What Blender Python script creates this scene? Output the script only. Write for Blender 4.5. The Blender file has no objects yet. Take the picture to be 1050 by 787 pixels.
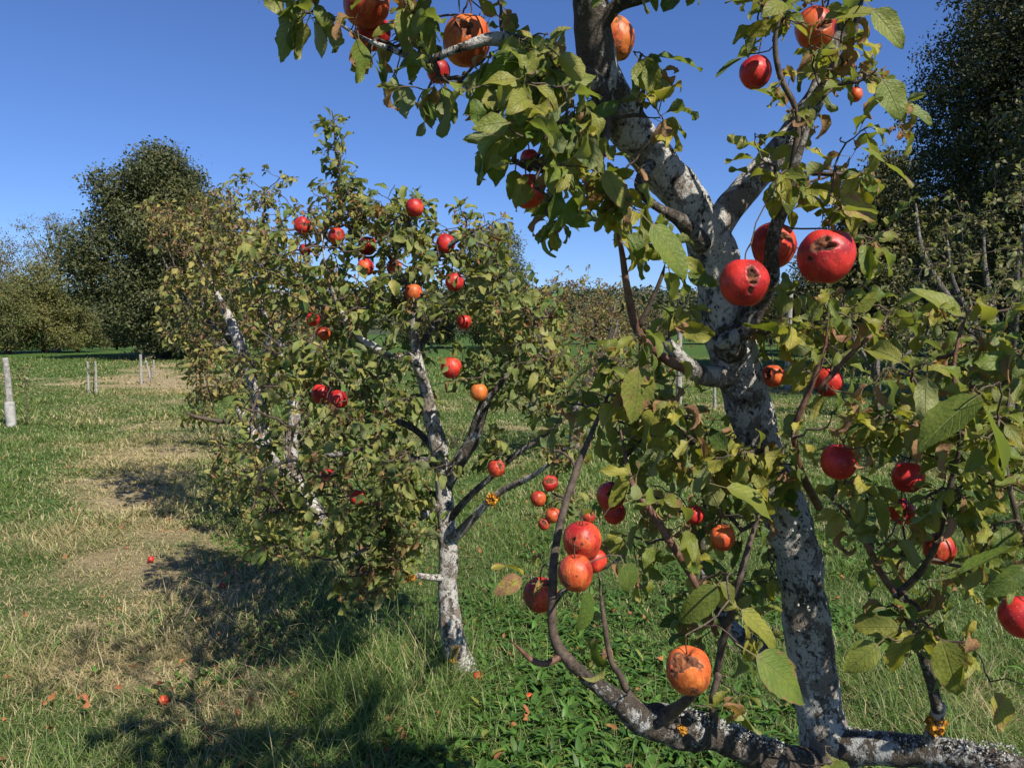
import bpy, math, random
import numpy as np
from mathutils import Vector

# ------------------------------------------------------------------ camera, world, sun
W0, H0, F = 1050.0, 787.0, 820.0
CAMZ, HOR = 1.5, 336.0
PITCH = math.atan((H0/2-HOR)/F)
SC = bpy.context.scene
COL = SC.collection
cam_d = bpy.data.cameras.new('camera'); cam = bpy.data.objects.new('camera', cam_d); COL.objects.link(cam)
cam.location = (0, 0, CAMZ); cam.rotation_euler = (math.pi/2-PITCH, 0, 0)
cam_d.sensor_width = 36; cam_d.lens = 36*F/W0; cam_d.clip_start = 0.05; cam_d.clip_end = 5000
SC.camera = cam
SUN_EL, SUN_AZ = 46.0, -52.0            # degrees; azimuth from +X towards +Y
se, sa = math.radians(SUN_EL), math.radians(SUN_AZ)
SUN = np.array([math.cos(se)*math.cos(sa), math.cos(se)*math.sin(sa), math.sin(se)])
wd = bpy.data.worlds.new('World'); SC.world = wd; wd.use_nodes = True
wn = wd.node_tree; bg = wn.nodes['Background']
sky = wn.nodes.new('ShaderNodeTexSky'); sky.sky_type = 'NISHITA'; sky.sun_disc = False
sky.sun_elevation = se; sky.sun_rotation = math.atan2(SUN[0], SUN[1])
sky.altitude = 900; sky.air_density = 1.0; sky.dust_density = 0.15; sky.ozone_density = 4.5
tint = wn.nodes.new('ShaderNodeMixRGB'); tint.blend_type = 'MULTIPLY'; tint.inputs[0].default_value = 1; tint.inputs[2].default_value = (.70, .85, 1.20, 1)
wn.links.new(sky.outputs[0], tint.inputs[1]); wn.links.new(tint.outputs[0], bg.inputs[0]); bg.inputs[1].default_value = 0.076
sd = bpy.data.lights.new('sun', 'SUN'); so = bpy.data.objects.new('sun', sd); COL.objects.link(so)
so.rotation_euler = Vector(SUN).to_track_quat('Z', 'Y').to_euler(); so.location = (6, -4, 8)
sd.energy = 5.0; sd.angle = math.radians(0.55); sd.color = (1.0, 0.94, 0.84)
vs = SC.view_settings; vs.view_transform = 'Standard'; vs.look = 'None'; vs.gamma = 1; vs.exposure = 0.54
SC.cycles.max_bounces = 6; SC.cycles.transparent_max_bounces = 4
SC.cycles.diffuse_bounces = 3; SC.cycles.glossy_bounces = 2; SC.cycles.transmission_bounces = 4

# ------------------------------------------------------------------ maths helpers
cp, sp_ = math.cos(PITCH), math.sin(PITCH)
def P(px, py, d):
    """point whose distance in front of the viewpoint (world Y) is d"""
    u = (px-W0/2)/F; v = (H0/2-py)/F
    y = cp+v*sp_; z = -sp_+v*cp
    return np.array([u/y*d, d, CAMZ+z/y*d])
def proj(p):
    p = np.asarray(p, float); x = p[..., 0]; y = p[..., 1]; z = p[..., 2]-CAMZ
    f = y*cp-z*sp_; up = y*sp_+z*cp
    f = np.where(f < 1e-3, 1e-3, f)
    return W0/2+F*x/f, H0/2-F*up/f, f
def norm(a): return a/np.maximum(np.linalg.norm(a, axis=-1, keepdims=True), 1e-9)
def _h(i, j, k, s):
    n = (i*374761393+j*668265263+k*2147483647+s*1274126177) & 0xffffffff
    n = ((n ^ (n >> 13))*1274126177) & 0xffffffff
    return ((n ^ (n >> 16)) & 0xffff)/65535.0
def vnoise(p, s=0):
    p = np.asarray(p, float); i = np.floor(p).astype(np.int64); f = p-i; f = f*f*(3-2*f)
    r = 0
    for a in (0, 1):
        for b in (0, 1):
            for c in (0, 1):
                w = (f[..., 0] if a else 1-f[..., 0])*(f[..., 1] if b else 1-f[..., 1])*(f[..., 2] if c else 1-f[..., 2])
                r = r+w*_h(i[..., 0]+a, i[..., 1]+b, i[..., 2]+c, s)
    return r*2-1
def fbm(p, s=0, o=3):
    p = np.asarray(p, float); r = 0; a = 1; t = 0
    for k in range(o): r = r+a*vnoise(p*(2.03**k)+k*17.3, s+k); t += a; a *= .5
    return r/t
def fb2(x, y, sc, s=0, o=3): return fbm(np.stack([x*sc, y*sc, x*0+s*3.7], -1), s, o)
def sstep(a, b, x): t = np.clip((x-a)/(b-a), 0, 1); return t*t*(3-2*t)

# ------------------------------------------------------------------ object helpers
def tag(o, label=None, cat=None, group=None, kind=None):
    for k, v in (('label', label), ('category', cat), ('group', group), ('kind', kind)):
        if v: o[k] = v
    return o
def thing(name, loc, label, cat, group=None):
    o = bpy.data.objects.new(name, None); o.empty_display_size = .1; COL.objects.link(o); o.location = tuple(loc)
    return tag(o, label, cat, group)
class MA:
    def __init__(s): s.v = []; s.f = []; s.c = []; s.u = []; s.n = 0
    def add(s, v, f, c=None, u=None):
        v = np.asarray(v, float).reshape(-1, 3); f = np.asarray(f, np.int64)
        s.f.append(f+s.n); s.v.append(v); s.n += len(v)
        s.c.append(np.zeros((len(v), 4)) if c is None else np.asarray(c, float))
        s.u.append(np.zeros((len(v), 2)) if u is None else np.asarray(u, float))
    def build(s, name, mat, parent=None, smooth=True):
        if not s.v: return None
        v = np.concatenate(s.v)
        off = np.array(parent.location) if parent is not None else np.zeros(3)
        if parent is not None and parent.parent is not None: off = np.array(parent.matrix_world.translation)
        v = v-off
        me = bpy.data.meshes.new(name); me.vertices.add(len(v)); me.vertices.foreach_set('co', v.astype(np.float32).ravel())
        loops = []; tot = []
        for f in s.f:
            loops.append(f.ravel()); tot.append(np.full(len(f), f.shape[1], np.int64))
        loops = np.concatenate(loops); tot = np.concatenate(tot); st = np.concatenate([[0], np.cumsum(tot)[:-1]])
        me.loops.add(len(loops)); me.loops.foreach_set('vertex_index', loops.astype(np.int32))
        me.polygons.add(len(tot)); me.polygons.foreach_set('loop_start', st.astype(np.int32))
        try: me.polygons.foreach_set('loop_total', tot.astype(np.int32))
        except Exception: pass
        me.update(calc_edges=True)
        me.polygons.foreach_set('use_smooth', np.full(len(tot), smooth))
        ca = me.attributes.new('lc', 'FLOAT_COLOR', 'POINT'); ca.data.foreach_set('color', np.concatenate(s.c).astype(np.float32).ravel())
        ul = me.uv_layers.new(name='UVMap'); uu = np.concatenate(s.u)[loops]; ul.data.foreach_set('uv', uu.astype(np.float32).ravel())
        me.materials.append(mat)
        o = bpy.data.objects.new(name, me); COL.objects.link(o)
        if parent is not None: o.parent = parent
        return o

def smoothpath(pts, k=4):
    """Catmull-Rom through rows (x,y,z,r)"""
    p = np.asarray(pts, float)
    if len(p) < 3:
        t = np.linspace(0, 1, k*max(1, len(p)-1)+1)[:, None]; return p[0]*(1-t)+p[-1]*t
    e = np.vstack([2*p[0]-p[1], p, 2*p[-1]-p[-2]]); out = []
    for i in range(1, len(e)-2):
        a, b, c, d = e[i-1], e[i], e[i+1], e[i+2]
        for t in np.linspace(0, 1, k, endpoint=False):
            out.append(.5*((2*b)+(-a+c)*t+(2*a-5*b+4*c-d)*t*t+(-a+3*b-3*c+d)*t**3))
    out.append(p[-1]); out = np.array(out); out[:, 3] = np.maximum(out[:, 3], .0004); return out
def tube(ma, path, sides=8, rough=0., nsc=20., seed=0, caps=True, c=None):
    path = np.asarray(path, float); n = len(path); ctr = path[:, :3]; r = path[:, 3]
    t = norm(np.gradient(ctr, axis=0)); ref = np.array([.13, .21, .97]) if abs(t[0, 2]) < .9 else np.array([1., .1, .05])
    a = norm(ref-(t[0]@ref)*t[0]); A = []
    for i in range(n):
        a = norm(a-(a@t[i])*t[i]); A.append(a)
    A = np.array(A); B = np.cross(t, A)
    ph = np.linspace(0, 2*np.pi, sides, endpoint=False)
    dirs = A[:, None]*np.cos(ph)[None, :, None]+B[:, None]*np.sin(ph)[None, :, None]
    v = ctr[:, None]+dirs*r[:, None, None]
    if rough > 0:
        nn = fbm(v*nsc, seed, 3)+.5*fbm(v*nsc*.35, seed+9, 2)
        v = ctr[:, None]+dirs*(r[:, None]*(1+rough*nn))[:, :, None]
    i = np.arange(n-1)[:, None]*sides; j = np.arange(sides)[None]; j2 = (j+1) % sides
    f = np.stack([i+j, i+j2, i+sides+j2, i+sides+j], -1).reshape(-1, 4)
    vv = v.reshape(-1, 3); extra = []
    cc = None if c is None else np.tile(np.asarray(c, float), (len(vv)+2, 1))
    vv = np.vstack([vv, ctr[0]-t[0]*r[0]*.3, ctr[-1]+t[-1]*r[-1]*.4])
    ma.add(vv, f, cc)
    if caps:
        b = ma.n-len(vv)
        jj = np.arange(sides); j2 = (jj+1) % sides
        ma.f.append(np.stack([b+jj*0+len(vv)-2, b+j2, b+jj], -1)); ma.f.append(np.stack([b+jj*0+len(vv)-1, b+(n-1)*sides+jj, b+(n-1)*sides+j2], -1))

def leaves(ma, base, dirn, nrm, L, Wd, fold, curl, col, nt=8, ns=5, pet=.3, wave=.12, rng=None, serr=.05, petw=.0011):
    """a batch of folded, curled leaf blades with stalks"""
    N = len(base)
    if N == 0: return
    rng = rng or np.random.default_rng(0)
    dirn = norm(dirn); nrm = norm(nrm-(nrm*dirn).sum(-1, keepdims=True)*dirn); side = np.cross(dirn, nrm)
    tb = np.linspace(0, 1, nt+1)
    ts = np.concatenate([[-pet], tb]) if pet > 0 else tb
    w = np.where(ts >= 0, np.sin(np.pi*np.clip(ts, 0, 1)**.72)**.75, 0)
    w = np.nan_to_num(w)
    if serr > 0: w = w*(1+serr*np.where(np.arange(len(ts)) % 2, 1, -1))
    s = np.linspace(-1, 1, ns)
    T = ts[None, :, None]; S = s[None, None, :]
    half = Wd[:, None, None]*w[None, :, None]*.5
    if petw: half = np.maximum(half, np.where(ts < .06, petw, 0.0003)[None, :, None])
    cu = np.where(np.abs(curl) < .05, .05, curl)[:, None, None]
    Tc = np.where(T < 0, T*.999, T)
    al = Tc*cu
    fx = np.where(T < 0, Tc, np.sin(al)/cu)*L[:, None, None]
    fz = np.where(T < 0, -Tc*Tc*.35, -(1-np.cos(al))/cu)*L[:, None, None]
    ph = rng.uniform(0, 6.28, N)[:, None, None]; fr = rng.uniform(5, 12, N)[:, None, None]
    amp = wave*Wd[:, None, None]*rng.uniform(.3, 1.4, N)[:, None, None]
    fo = fold[:, None, None]
    off_s = half*S*np.cos(fo); off_n = half*np.abs(S)*np.sin(fo)+amp*np.sin(fr*T+ph+S*1.3)*S*S*np.clip(T*6, 0, 1)
    nx = nrm[:, None, None]*np.cos(al)[..., None]+dirn[:, None, None]*np.sin(al)[..., None]
    v = base[:, None, None]+dirn[:, None, None]*fx[..., None]+nrm[:, None, None]*fz[..., None]+side[:, None, None]*off_s[..., None]+nx*off_n[..., None]
    R = len(ts); i = np.arange(R-1)[:, None]*ns; j = np.arange(ns-1)[None]
    f = np.stack([i+j, i+j+1, i+ns+j+1, i+ns+j], -1).reshape(-1, 4)
    f = (f[None]+(np.arange(N)*R*ns)[:, None, None]).reshape(-1, 4)
    c = np.repeat(col, R*ns, axis=0).reshape(N, R, ns, 4).copy()
    c[..., 3] = np.where(T < 0.02, 1.0, 0.0)
    u = np.zeros((N, R, ns, 2)); u[..., 0] = S*.5+.5; u[..., 1] = np.clip(T, 0, 1)
    ma.add(v.reshape(-1, 3), f, c.reshape(-1, 4), u.reshape(-1, 2))

# ------------------------------------------------------------------ materials
def newmat(name):
    m = bpy.data.materials.new(name); m.use_nodes = True; nt = m.node_tree; nt.nodes.clear()
    out = nt.nodes.new('ShaderNodeOutputMaterial'); return m, nt, out
class G:
    def __init__(s, nt): s.nt = nt
    def n(s, t, **k):
        x = s.nt.nodes.new('ShaderNode'+t)
        for a, b in k.items(): setattr(x, a, b)
        return x
    def set(s, sock, v):
        if hasattr(v, 'is_output') or isinstance(v, bpy.types.NodeSocket): s.nt.links.new(v, sock)
        elif isinstance(v, tuple) and len(v) == 3: sock.default_value = (*v, 1) if sock.type == 'RGBA' else v
        else: sock.default_value = v
    def noise(s, vec, sc, det=3, rough=.55, dist=0.):
        x = s.n('TexNoise'); s.set(x.inputs['Vector'], vec); x.inputs['Scale'].default_value = sc
        x.inputs['Detail'].default_value = det; x.inputs['Roughness'].default_value = rough; x.inputs['Distortion'].default_value = dist
        return x.outputs[0]
    def ramp(s, fac, a, b, lo=0., hi=1.):
        x = s.n('MapRange'); x.interpolation_type = 'SMOOTHSTEP'; s.set(x.inputs[0], fac)
        for i, q in enumerate((a, b, lo, hi)): x.inputs[i+1].default_value = q
        return x.outputs[0]
    def mix(s, f, a, b, mode='MIX'):
        x = s.n('MixRGB', blend_type=mode); s.set(x.inputs[0], f); s.set(x.inputs[1], a); s.set(x.inputs[2], b); return x.outputs[0]
    def math(s, op, a, b=0.5, c=None):
        x = s.n('Math', operation=op); s.set(x.inputs[0], a); s.set(x.inputs[1], b)
        if c is not None: s.set(x.inputs[2], c)
        return x.outputs[0]
    def sep(s, v):
        x = s.n('SeparateColor'); s.set(x.inputs[0], v); return x.outputs
    def bump(s, h, st, dist):
        x = s.n('Bump'); s.set(x.inputs['Height'], h); x.inputs['Strength'].default_value = st; x.inputs['Distance'].default_value = dist; return x.outputs[0]
    def bsdf(s, col, rough, spec=.4, nrm=None):
        x = s.n('BsdfPrincipled'); s.set(x.inputs['Base Color'], col); s.set(x.inputs['Roughness'], rough); x.inputs['Specular IOR Level'].default_value = spec
        if nrm is not None: s.set(x.inputs['Normal'], nrm)
        return x

def leaf_mat(name, green=(.055, .085, .018), dark=(.022, .045, .012), yel=(.22, .20, .03), brown=(.22, .115, .055), under=(.17, .19, .10), trans=.32, spec=.32, detail=True):
    m, nt, out = newmat(name); g = G(nt)
    at = g.n('Attribute'); at.attribute_name = 'lc'; c = g.sep(at.outputs['Color']); stalk = at.outputs['Alpha']
    geo = g.n('NewGeometry'); pos = geo.outputs['Position']
    base = g.mix(c[2], dark, green); base = g.mix(c[0], base, yel)
    if detail:
        uv = g.n('UVMap').outputs[0]; sx = g.n('SeparateXYZ'); nt.links.new(uv, sx.inputs[0])
        ax = g.math('ABSOLUTE', g.math('SUBTRACT', sx.outputs[0], .5)); 
        rib = g.ramp(ax, .012, .04, 1., 0.)
        w = g.math('SINE', g.math('MULTIPLY', g.math('SUBTRACT', sx.outputs[1], g.math('MULTIPLY', ax, .55)), 52.))
        vein = g.math('MAXIMUM', g.ramp(w, .86, 1., 0, .55), rib)
        base = g.mix(g.math('MULTIPLY', vein, .45), base, (.20, .22, .08))
        nz = g.noise(pos, 55, 4, .6); nb = g.noise(pos, 160, 3)
        base = g.mix(g.ramp(nb, .35, .75, 0, .35), base, g.mix(.5, base, yel))
        msk = g.ramp(g.math('ADD', nz, g.math('MULTIPLY', c[1], .62)), .80, .90)
        spots = g.ramp(nb, .68, .73, 0, .6)
        msk = g.math('MAXIMUM', msk, g.math('MULTIPLY', spots, c[1]))
        base = g.mix(msk, base, g.mix(g.noise(pos, 90, 2), brown, (brown[0]*1.9, brown[1]*2.0, brown[2]*2.1)))
        nrm = g.bump(g.math('ADD', g.math('MULTIPLY', vein, -.6), g.math('MULTIPLY', nb, 1.2)), .8, .0022)
        edge = g.ramp(g.math('ADD', g.math('ADD', ax, g.math('MULTIPLY', sx.outputs[1], .12)), g.math('MULTIPLY', g.math('SUBTRACT', nz, .5), .55)), .50, .58)
        base = g.mix(g.math('MULTIPLY', edge, g.ramp(c[1], .1, .3)), base, (brown[0]*1.2, brown[1]*1.2, brown[2]*1.2))
        base = g.mix(g.ramp(g.noise(pos, 30, 3), .35, .65, .0, .5), base, g.mix(.55, base, dark))
        ucol = g.mix(g.math('MULTIPLY', c[0], .6), under, yel); ucol = g.mix(msk, ucol, (brown[0]*1.5, brown[1]*1.6, brown[2]*1.8))
    else:
        base = g.mix(c[1], base, brown); nrm = None; ucol = g.mix(c[1], under, brown)
    base = g.mix(g.math('MULTIPLY', geo.outputs['Backfacing'], .8), base, ucol)
    base = g.mix(stalk, base, (.20, .17, .07))
    rr = g.ramp(c[1], .2, .8, .5, .8)
    b = g.bsdf(base, rr, spec, nrm)
    tr = g.n('BsdfTranslucent'); tc = g.mix(1., base, (1.6, 1.75, .6), 'MULTIPLY'); nt.links.new(tc, tr.inputs[0])
    mx = g.n('MixShader'); mx.inputs[0].default_value = trans
    nt.links.new(b.outputs[0], mx.inputs[1]); nt.links.new(tr.outputs[0], mx.inputs[2]); nt.links.new(mx.outputs[0], out.inputs[0])
    return m

def bark_mat(name, wood=(.085, .07, .055), lich=(.40, .40, .37), amt=.5, scale=1., orange=.5, zf=None):
    m, nt, out = newmat(name); g = G(nt); pos = g.n('NewGeometry').outputs['Position']
    mp = g.n('Mapping'); mp.inputs['Scale'].default_value = (1, 1, .75); nt.links.new(pos, mp.inputs[0]); v = mp.outputs[0]
    n1 = g.noise(v, 30*scale, 7, .75, .4); n2 = g.noise(v, 105*scale, 5, .75, .4); n3 = g.noise(v, 260*scale, 3, .6); n4 = g.noise(v, 6*scale, 3)
    wd_ = g.mix(n2, (wood[0]*.45, wood[1]*.45, wood[2]*.45), (wood[0]*1.7, wood[1]*1.65, wood[2]*1.6))
    lc = g.mix(n3, (lich[0]*.6, lich[1]*.6, lich[2]*.58), (lich[0]*1.35, lich[1]*1.34, lich[2]*1.33))
    lc = g.mix(g.ramp(g.noise(v, 12*scale, 5, .75, .6), .49, .55, 0, .85), lc, (.19, .15, .115))
    f = g.math('ADD', g.math('ADD', g.math('MULTIPLY', n1, .62), g.math('MULTIPLY', n2, .28)), g.math('MULTIPLY', g.noise(v, 11*scale, 4, .65, .8), .20))
    e = .55+(.5-amt)*.32
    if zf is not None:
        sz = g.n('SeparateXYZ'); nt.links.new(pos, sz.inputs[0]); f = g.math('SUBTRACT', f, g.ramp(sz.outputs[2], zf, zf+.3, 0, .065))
    fm = g.ramp(f, e-.022, e+.022)
    col = g.mix(fm, wd_, lc)
    col = g.mix(g.ramp(g.math('ADD', n2, g.math('MULTIPLY', g.math('SUBTRACT', n4, .5), .3)), .37, .42, .95, 0), col, (.018, .016, .013))
    no = g.noise(v, 12*scale, 4, .6, .3); fo = g.ramp(g.math('ADD', no, g.math('MULTIPLY', n2, .25)), .865-.09*orange, .90-.09*orange)
    col = g.mix(fo, col, g.mix(n3, (.30, .12, .01), (.62, .30, .03)))
    h = g.math('ADD', g.math('MULTIPLY', fm, .5), g.math('ADD', g.math('MULTIPLY', n2, .9), g.math('MULTIPLY', n3, .35)))
    b = g.bsdf(col, .88, .2, g.bump(h, 1., .011/scale))
    nt.links.new(b.outputs[0], out.inputs[0]); return m

def plain_mat(name, a, b_, sc, rough=.8, bump=.3, bd=.004, spec=.3, det=4):
    m, nt, out = newmat(name); g = G(nt); pos = g.n('NewGeometry').outputs['Position']
    n1 = g.noise(pos, sc, det, .6); n2 = g.noise(pos, sc*6, 3, .6)
    f = g.ramp(g.math('ADD', g.math('MULTIPLY', n1, .65), g.math('MULTIPLY', n2, .35)), .35, .65)
    b = g.bsdf(g.mix(f, a, b_), rough, spec, g.bump(n2, bump, bd)); nt.links.new(b.outputs[0], out.inputs[0]); return m

def apple_mat():
    m, nt, out = newmat('apple_skin'); g = G(nt); at = g.n('Attribute'); at.attribute_name = 'lc'; c = g.sep(at.outputs['Color'])
    tc = g.n('TexCoord').outputs['Object']; geo = g.n('NewGeometry').outputs['Position']
    uv = g.n('UVMap').outputs[0]; mp = g.n('Mapping'); mp.inputs['Scale'].default_value = (26, 1.3, 1); nt.links.new(uv, mp.inputs[0])
    st = g.noise(mp.outputs[0], 3.2, 4, .6); bl = g.noise(geo, 24, 3, .5); fi = g.noise(geo, 240, 3, .6); n7 = g.noise(geo, 75, 4, .65, .5)
    red = g.mix(g.ramp(bl, .35, .65), (.30, .010, .014), (.60, .035, .026))
    org = g.mix(st, (.60, .10, .022), (.62, .24, .045))
    f = g.ramp(g.math('ADD', g.math('ADD', g.math('MULTIPLY', bl, .5), g.math('MULTIPLY', st, .6)), c[1]), .60, 1.05)
    col = g.mix(f, red, org)
    vo = g.n('TexVoronoi'); nt.links.new(geo, vo.inputs[0]); vo.inputs['Scale'].default_value = 170
    col = g.mix(g.ramp(vo.outputs['Distance'], .10, .17, .55, 0), col, (.55, .35, .14))
    v2 = g.n('TexVoronoi'); nt.links.new(geo, v2.inputs[0]); v2.inputs['Scale'].default_value = 62
    sp = g.math('MULTIPLY', g.ramp(v2.outputs['Distance'], .13, .2, 1, 0), g.ramp(g.noise(geo, 30, 2), .50, .56))
    col = g.mix(g.math('MULTIPLY', sp, g.ramp(c[2], 0., .3, .5, 1.)), col, (.085, .035, .02))
    col = g.mix(g.ramp(g.noise(geo, 42, 5, .7, 1.), .52, .66, 0, .55), col, g.mix(.75, col, (.10, .012, .010)))
    br = g.ramp(g.math('ADD', c[2], g.math('MULTIPLY', g.math('SUBTRACT', n7, .5), 1.3)), .42, .62)
    col = g.mix(br, col, g.mix(fi, (.06, .028, .018), (.20, .085, .04)))
    inn = g.mix(g.ramp(n7, .38, .70), (.05, .016, .008), (.33, .11, .035))
    col = g.mix(g.ramp(c[0], .25, .6), col, inn)
    rg = g.mix(g.math('MAXIMUM', g.ramp(c[0], .2, .6), br), (.44,)*3, (.85,)*3)
    hh = g.math('ADD', g.math('ADD', g.math('MULTIPLY', fi, .25), g.math('MULTIPLY', bl, .9)), g.math('MULTIPLY', n7, g.math('ADD', g.math('MULTIPLY', c[0], 1.5), g.math('ADD', c[2], .15))))
    b = g.bsdf(col, rg, .38, g.bump(hh, .5, .003)); nt.links.new(b.outputs[0], out.inputs[0])
    return m

M = {}
M['leaf'] = leaf_mat('apple_leaf', green=(.10, .175, .028), dark=(.032, .078, .016), yel=(.36, .31, .05), under=(.20, .235, .11), trans=.30)
M['leaf2'] = leaf_mat('apple_leaf_mid', green=(.11, .20, .045), dark=(.035, .085, .022), yel=(.38, .33, .085), brown=(.20, .10, .045), under=(.22, .24, .12), trans=.25)
M['leaf3'] = leaf_mat('apple_leaf_dry', green=(.13, .19, .045), dark=(.05, .09, .022), yel=(.38, .31, .085), brown=(.19, .10, .05), under=(.22, .22, .12), trans=.25)
M['pear'] = leaf_mat('orchard_leaf_far', green=(.13, .17, .055), dark=(.06, .085, .03), yel=(.22, .22, .06), under=(.20, .23, .12), trans=.25, detail=False)
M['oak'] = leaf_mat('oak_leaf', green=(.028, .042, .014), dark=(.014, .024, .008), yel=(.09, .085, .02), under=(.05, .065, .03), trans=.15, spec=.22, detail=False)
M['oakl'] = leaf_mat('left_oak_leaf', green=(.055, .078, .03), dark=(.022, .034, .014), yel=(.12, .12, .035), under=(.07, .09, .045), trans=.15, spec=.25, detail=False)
M['bush'] = leaf_mat('bush_leaf', green=(.10, .15, .038), dark=(.045, .075, .02), yel=(.2, .17, .05), brown=(.16, .09, .05), under=(.13, .14, .07), trans=.2, spec=.2, detail=False)
M['wood_far'] = leaf_mat('far_wood_leaf', green=(.045, .065, .035), dark=(.025, .04, .025), yel=(.12, .11, .04), under=(.05, .065, .035), trans=.1, spec=.1, detail=False)
M['grass'] = leaf_mat('grass_blade', green=(.12, .235, .034), dark=(.032, .095, .016), yel=(.54, .43, .24), brown=(.34, .22, .14), under=(.13, .19, .045), trans=.3, spec=.3, detail=False)
M['weed'] = leaf_mat('weed_leaf', green=(.085, .20, .03), dark=(.025, .07, .012), yel=(.22, .24, .05), brown=(.2, .1, .04), under=(.10, .17, .05), trans=.25, spec=.4, detail=False)
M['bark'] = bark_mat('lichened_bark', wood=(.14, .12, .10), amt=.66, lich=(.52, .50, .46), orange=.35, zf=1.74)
M['barklow'] = bark_mat('dark_lichened_bark', amt=.46, lich=(.42, .42, .40), orange=.2)
M['bark2'] = bark_mat('pale_apple_bark', amt=.64, scale=1.1, wood=(.12, .10, .085), lich=(.54, .51, .46), orange=.95)
M['barktop'] = bark_mat('smooth_branch_bark', wood=(.09, .075, .06), lich=(.25, .24, .22), amt=.5, scale=1.2, orange=.2)
M['twig'] = plain_mat('twig_bark', (.035, .024, .018), (.13, .095, .07), 60, .7, .4, .001)
M['shoot'] = plain_mat('red_brown_shoot', (.075, .03, .02), (.20, .11, .075), 50, .5, .3, .001)
M['stem'] = plain_mat('apple_stem', (.06, .035, .02), (.14, .09, .045), 200, .7, .3, .0005)
M['dbark'] = plain_mat('dark_tree_bark', (.03, .025, .02), (.09, .075, .06), 6, .9, .6, .03)
M['gbark'] = plain_mat('grey_tree_bark', (.12, .11, .10), (.22, .21, .19), 5, .9, .4, .02)
M['post'] = plain_mat('weathered_post', (.16, .145, .12), (.40, .38, .34), 30, .9, .4, .003)
M['guard'] = plain_mat('white_tree_guard', (.24, .23, .20), (.44, .43, .40), 14, .7, .3, .004)
M['apple'] = apple_mat()
M['olich'] = plain_mat('orange_lichen', (.36, .12, .01), (.68, .34, .035), 180, .85, .6, .002)
M['wlich'] = plain_mat('white_lichen', (.17, .17, .15), (.50, .50, .46), 90, .9, .5, .002)
M['fallen'] = leaf_mat('fallen_leaf', green=(.22, .12, .04), dark=(.16, .07, .03), yel=(.40, .17, .06), brown=(.32, .11, .05), under=(.34, .17, .10), trans=.1, spec=.2, detail=False)

# ------------------------------------------------------------------ ground
def gz(x, y): return .05*fb2(x, y, .35, 5, 2)*sstep(2, 6, np.hypot(x, y))+.25*fb2(x, y, .03, 6, 2)*sstep(15, 60, y)
def dryness(x, y):
    """0 green .. 1 straw, from the worn strip beside the row and broad patches"""
    lane = -.35-.44*y; d = np.abs(x-lane)/(.72+.03*y)
    a = np.exp(-(d*.98)**2)*.62
    a = a*(1-.65*sstep(12, 15, y)*sstep(21, 18, y))
    band = np.exp(-(((y-22)-.10*(x+12))/3.6)**2)*.5*sstep(-1, -6, x)
    n = fb2(x, y, .75, 1, 4)*.8+fb2(x, y, 2.6, 2, 3)*.6
    far = -.30*sstep(24, 34, y)+.22*np.exp(-(((x+.9)/.8)**2+((y-3.6)/.9)**2))
    gen = .06-.16*sstep(-.9, -1.3, x/np.maximum(y, 1)*2.2)+.12*sstep(-1, 1.5, x)*sstep(5, 9, y)
    lush = np.exp(-(((x-.1)/1.0)**2+((y-3.3)/.9)**2))
    return np.clip(gen+a+band+n+far-.55*lush, 0, 1)
def ground_mat():
    m, nt, out = newmat('meadow'); g = G(nt); at = g.n('Attribute'); at.attribute_name = 'lc'; c = g.sep(at.outputs['Color'])
    pos = g.n('NewGeometry').outputs['Position']
    n1 = g.noise(pos, 3.5, 5, .7); n2 = g.noise(pos, 45, 4, .7)
    gr = g.mix(n1, (.035, .07, .016), (.085, .15, .032)); st = g.mix(n1, (.25, .19, .11), (.43, .34, .20))
    col = g.mix(g.ramp(g.math('ADD', c[0], g.math('MULTIPLY', g.math('SUBTRACT', n2, .5), .7)), .25, .85), gr, st)
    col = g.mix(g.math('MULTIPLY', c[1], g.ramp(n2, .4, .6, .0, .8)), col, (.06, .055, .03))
    b = g.bsdf(col, .95, .1, g.bump(n2, .9, .03)); nt.links.new(b.outputs[0], out.inputs[0]); return m
def build_ground():
    yy = np.concatenate([np.linspace(-12, 1.5, 12), 1.5*np.geomspace(1.02, 1000, 420)]); uu = np.linspace(-1.6, 1.6, 300)
    Y, U = np.meshgrid(yy, uu, indexing='ij'); X = U*(np.abs(Y)+6); 
    Z = gz(X, Y)
    n, mm = Y.shape; v = np.stack([X, Y, Z], -1).reshape(-1, 3)
    i = np.arange(n-1)[:, None]*mm; j = np.arange(mm-1)[None]; f = np.stack([i+j, i+j+1, i+mm+j+1, i+mm+j], -1).reshape(-1, 4)
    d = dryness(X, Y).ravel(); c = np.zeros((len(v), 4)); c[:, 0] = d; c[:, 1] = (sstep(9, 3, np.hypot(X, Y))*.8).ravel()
    ma = MA(); ma.add(v, f, c); o = ma.build('ground', ground_mat()); tag(o, kind='structure')
build_ground()

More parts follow.
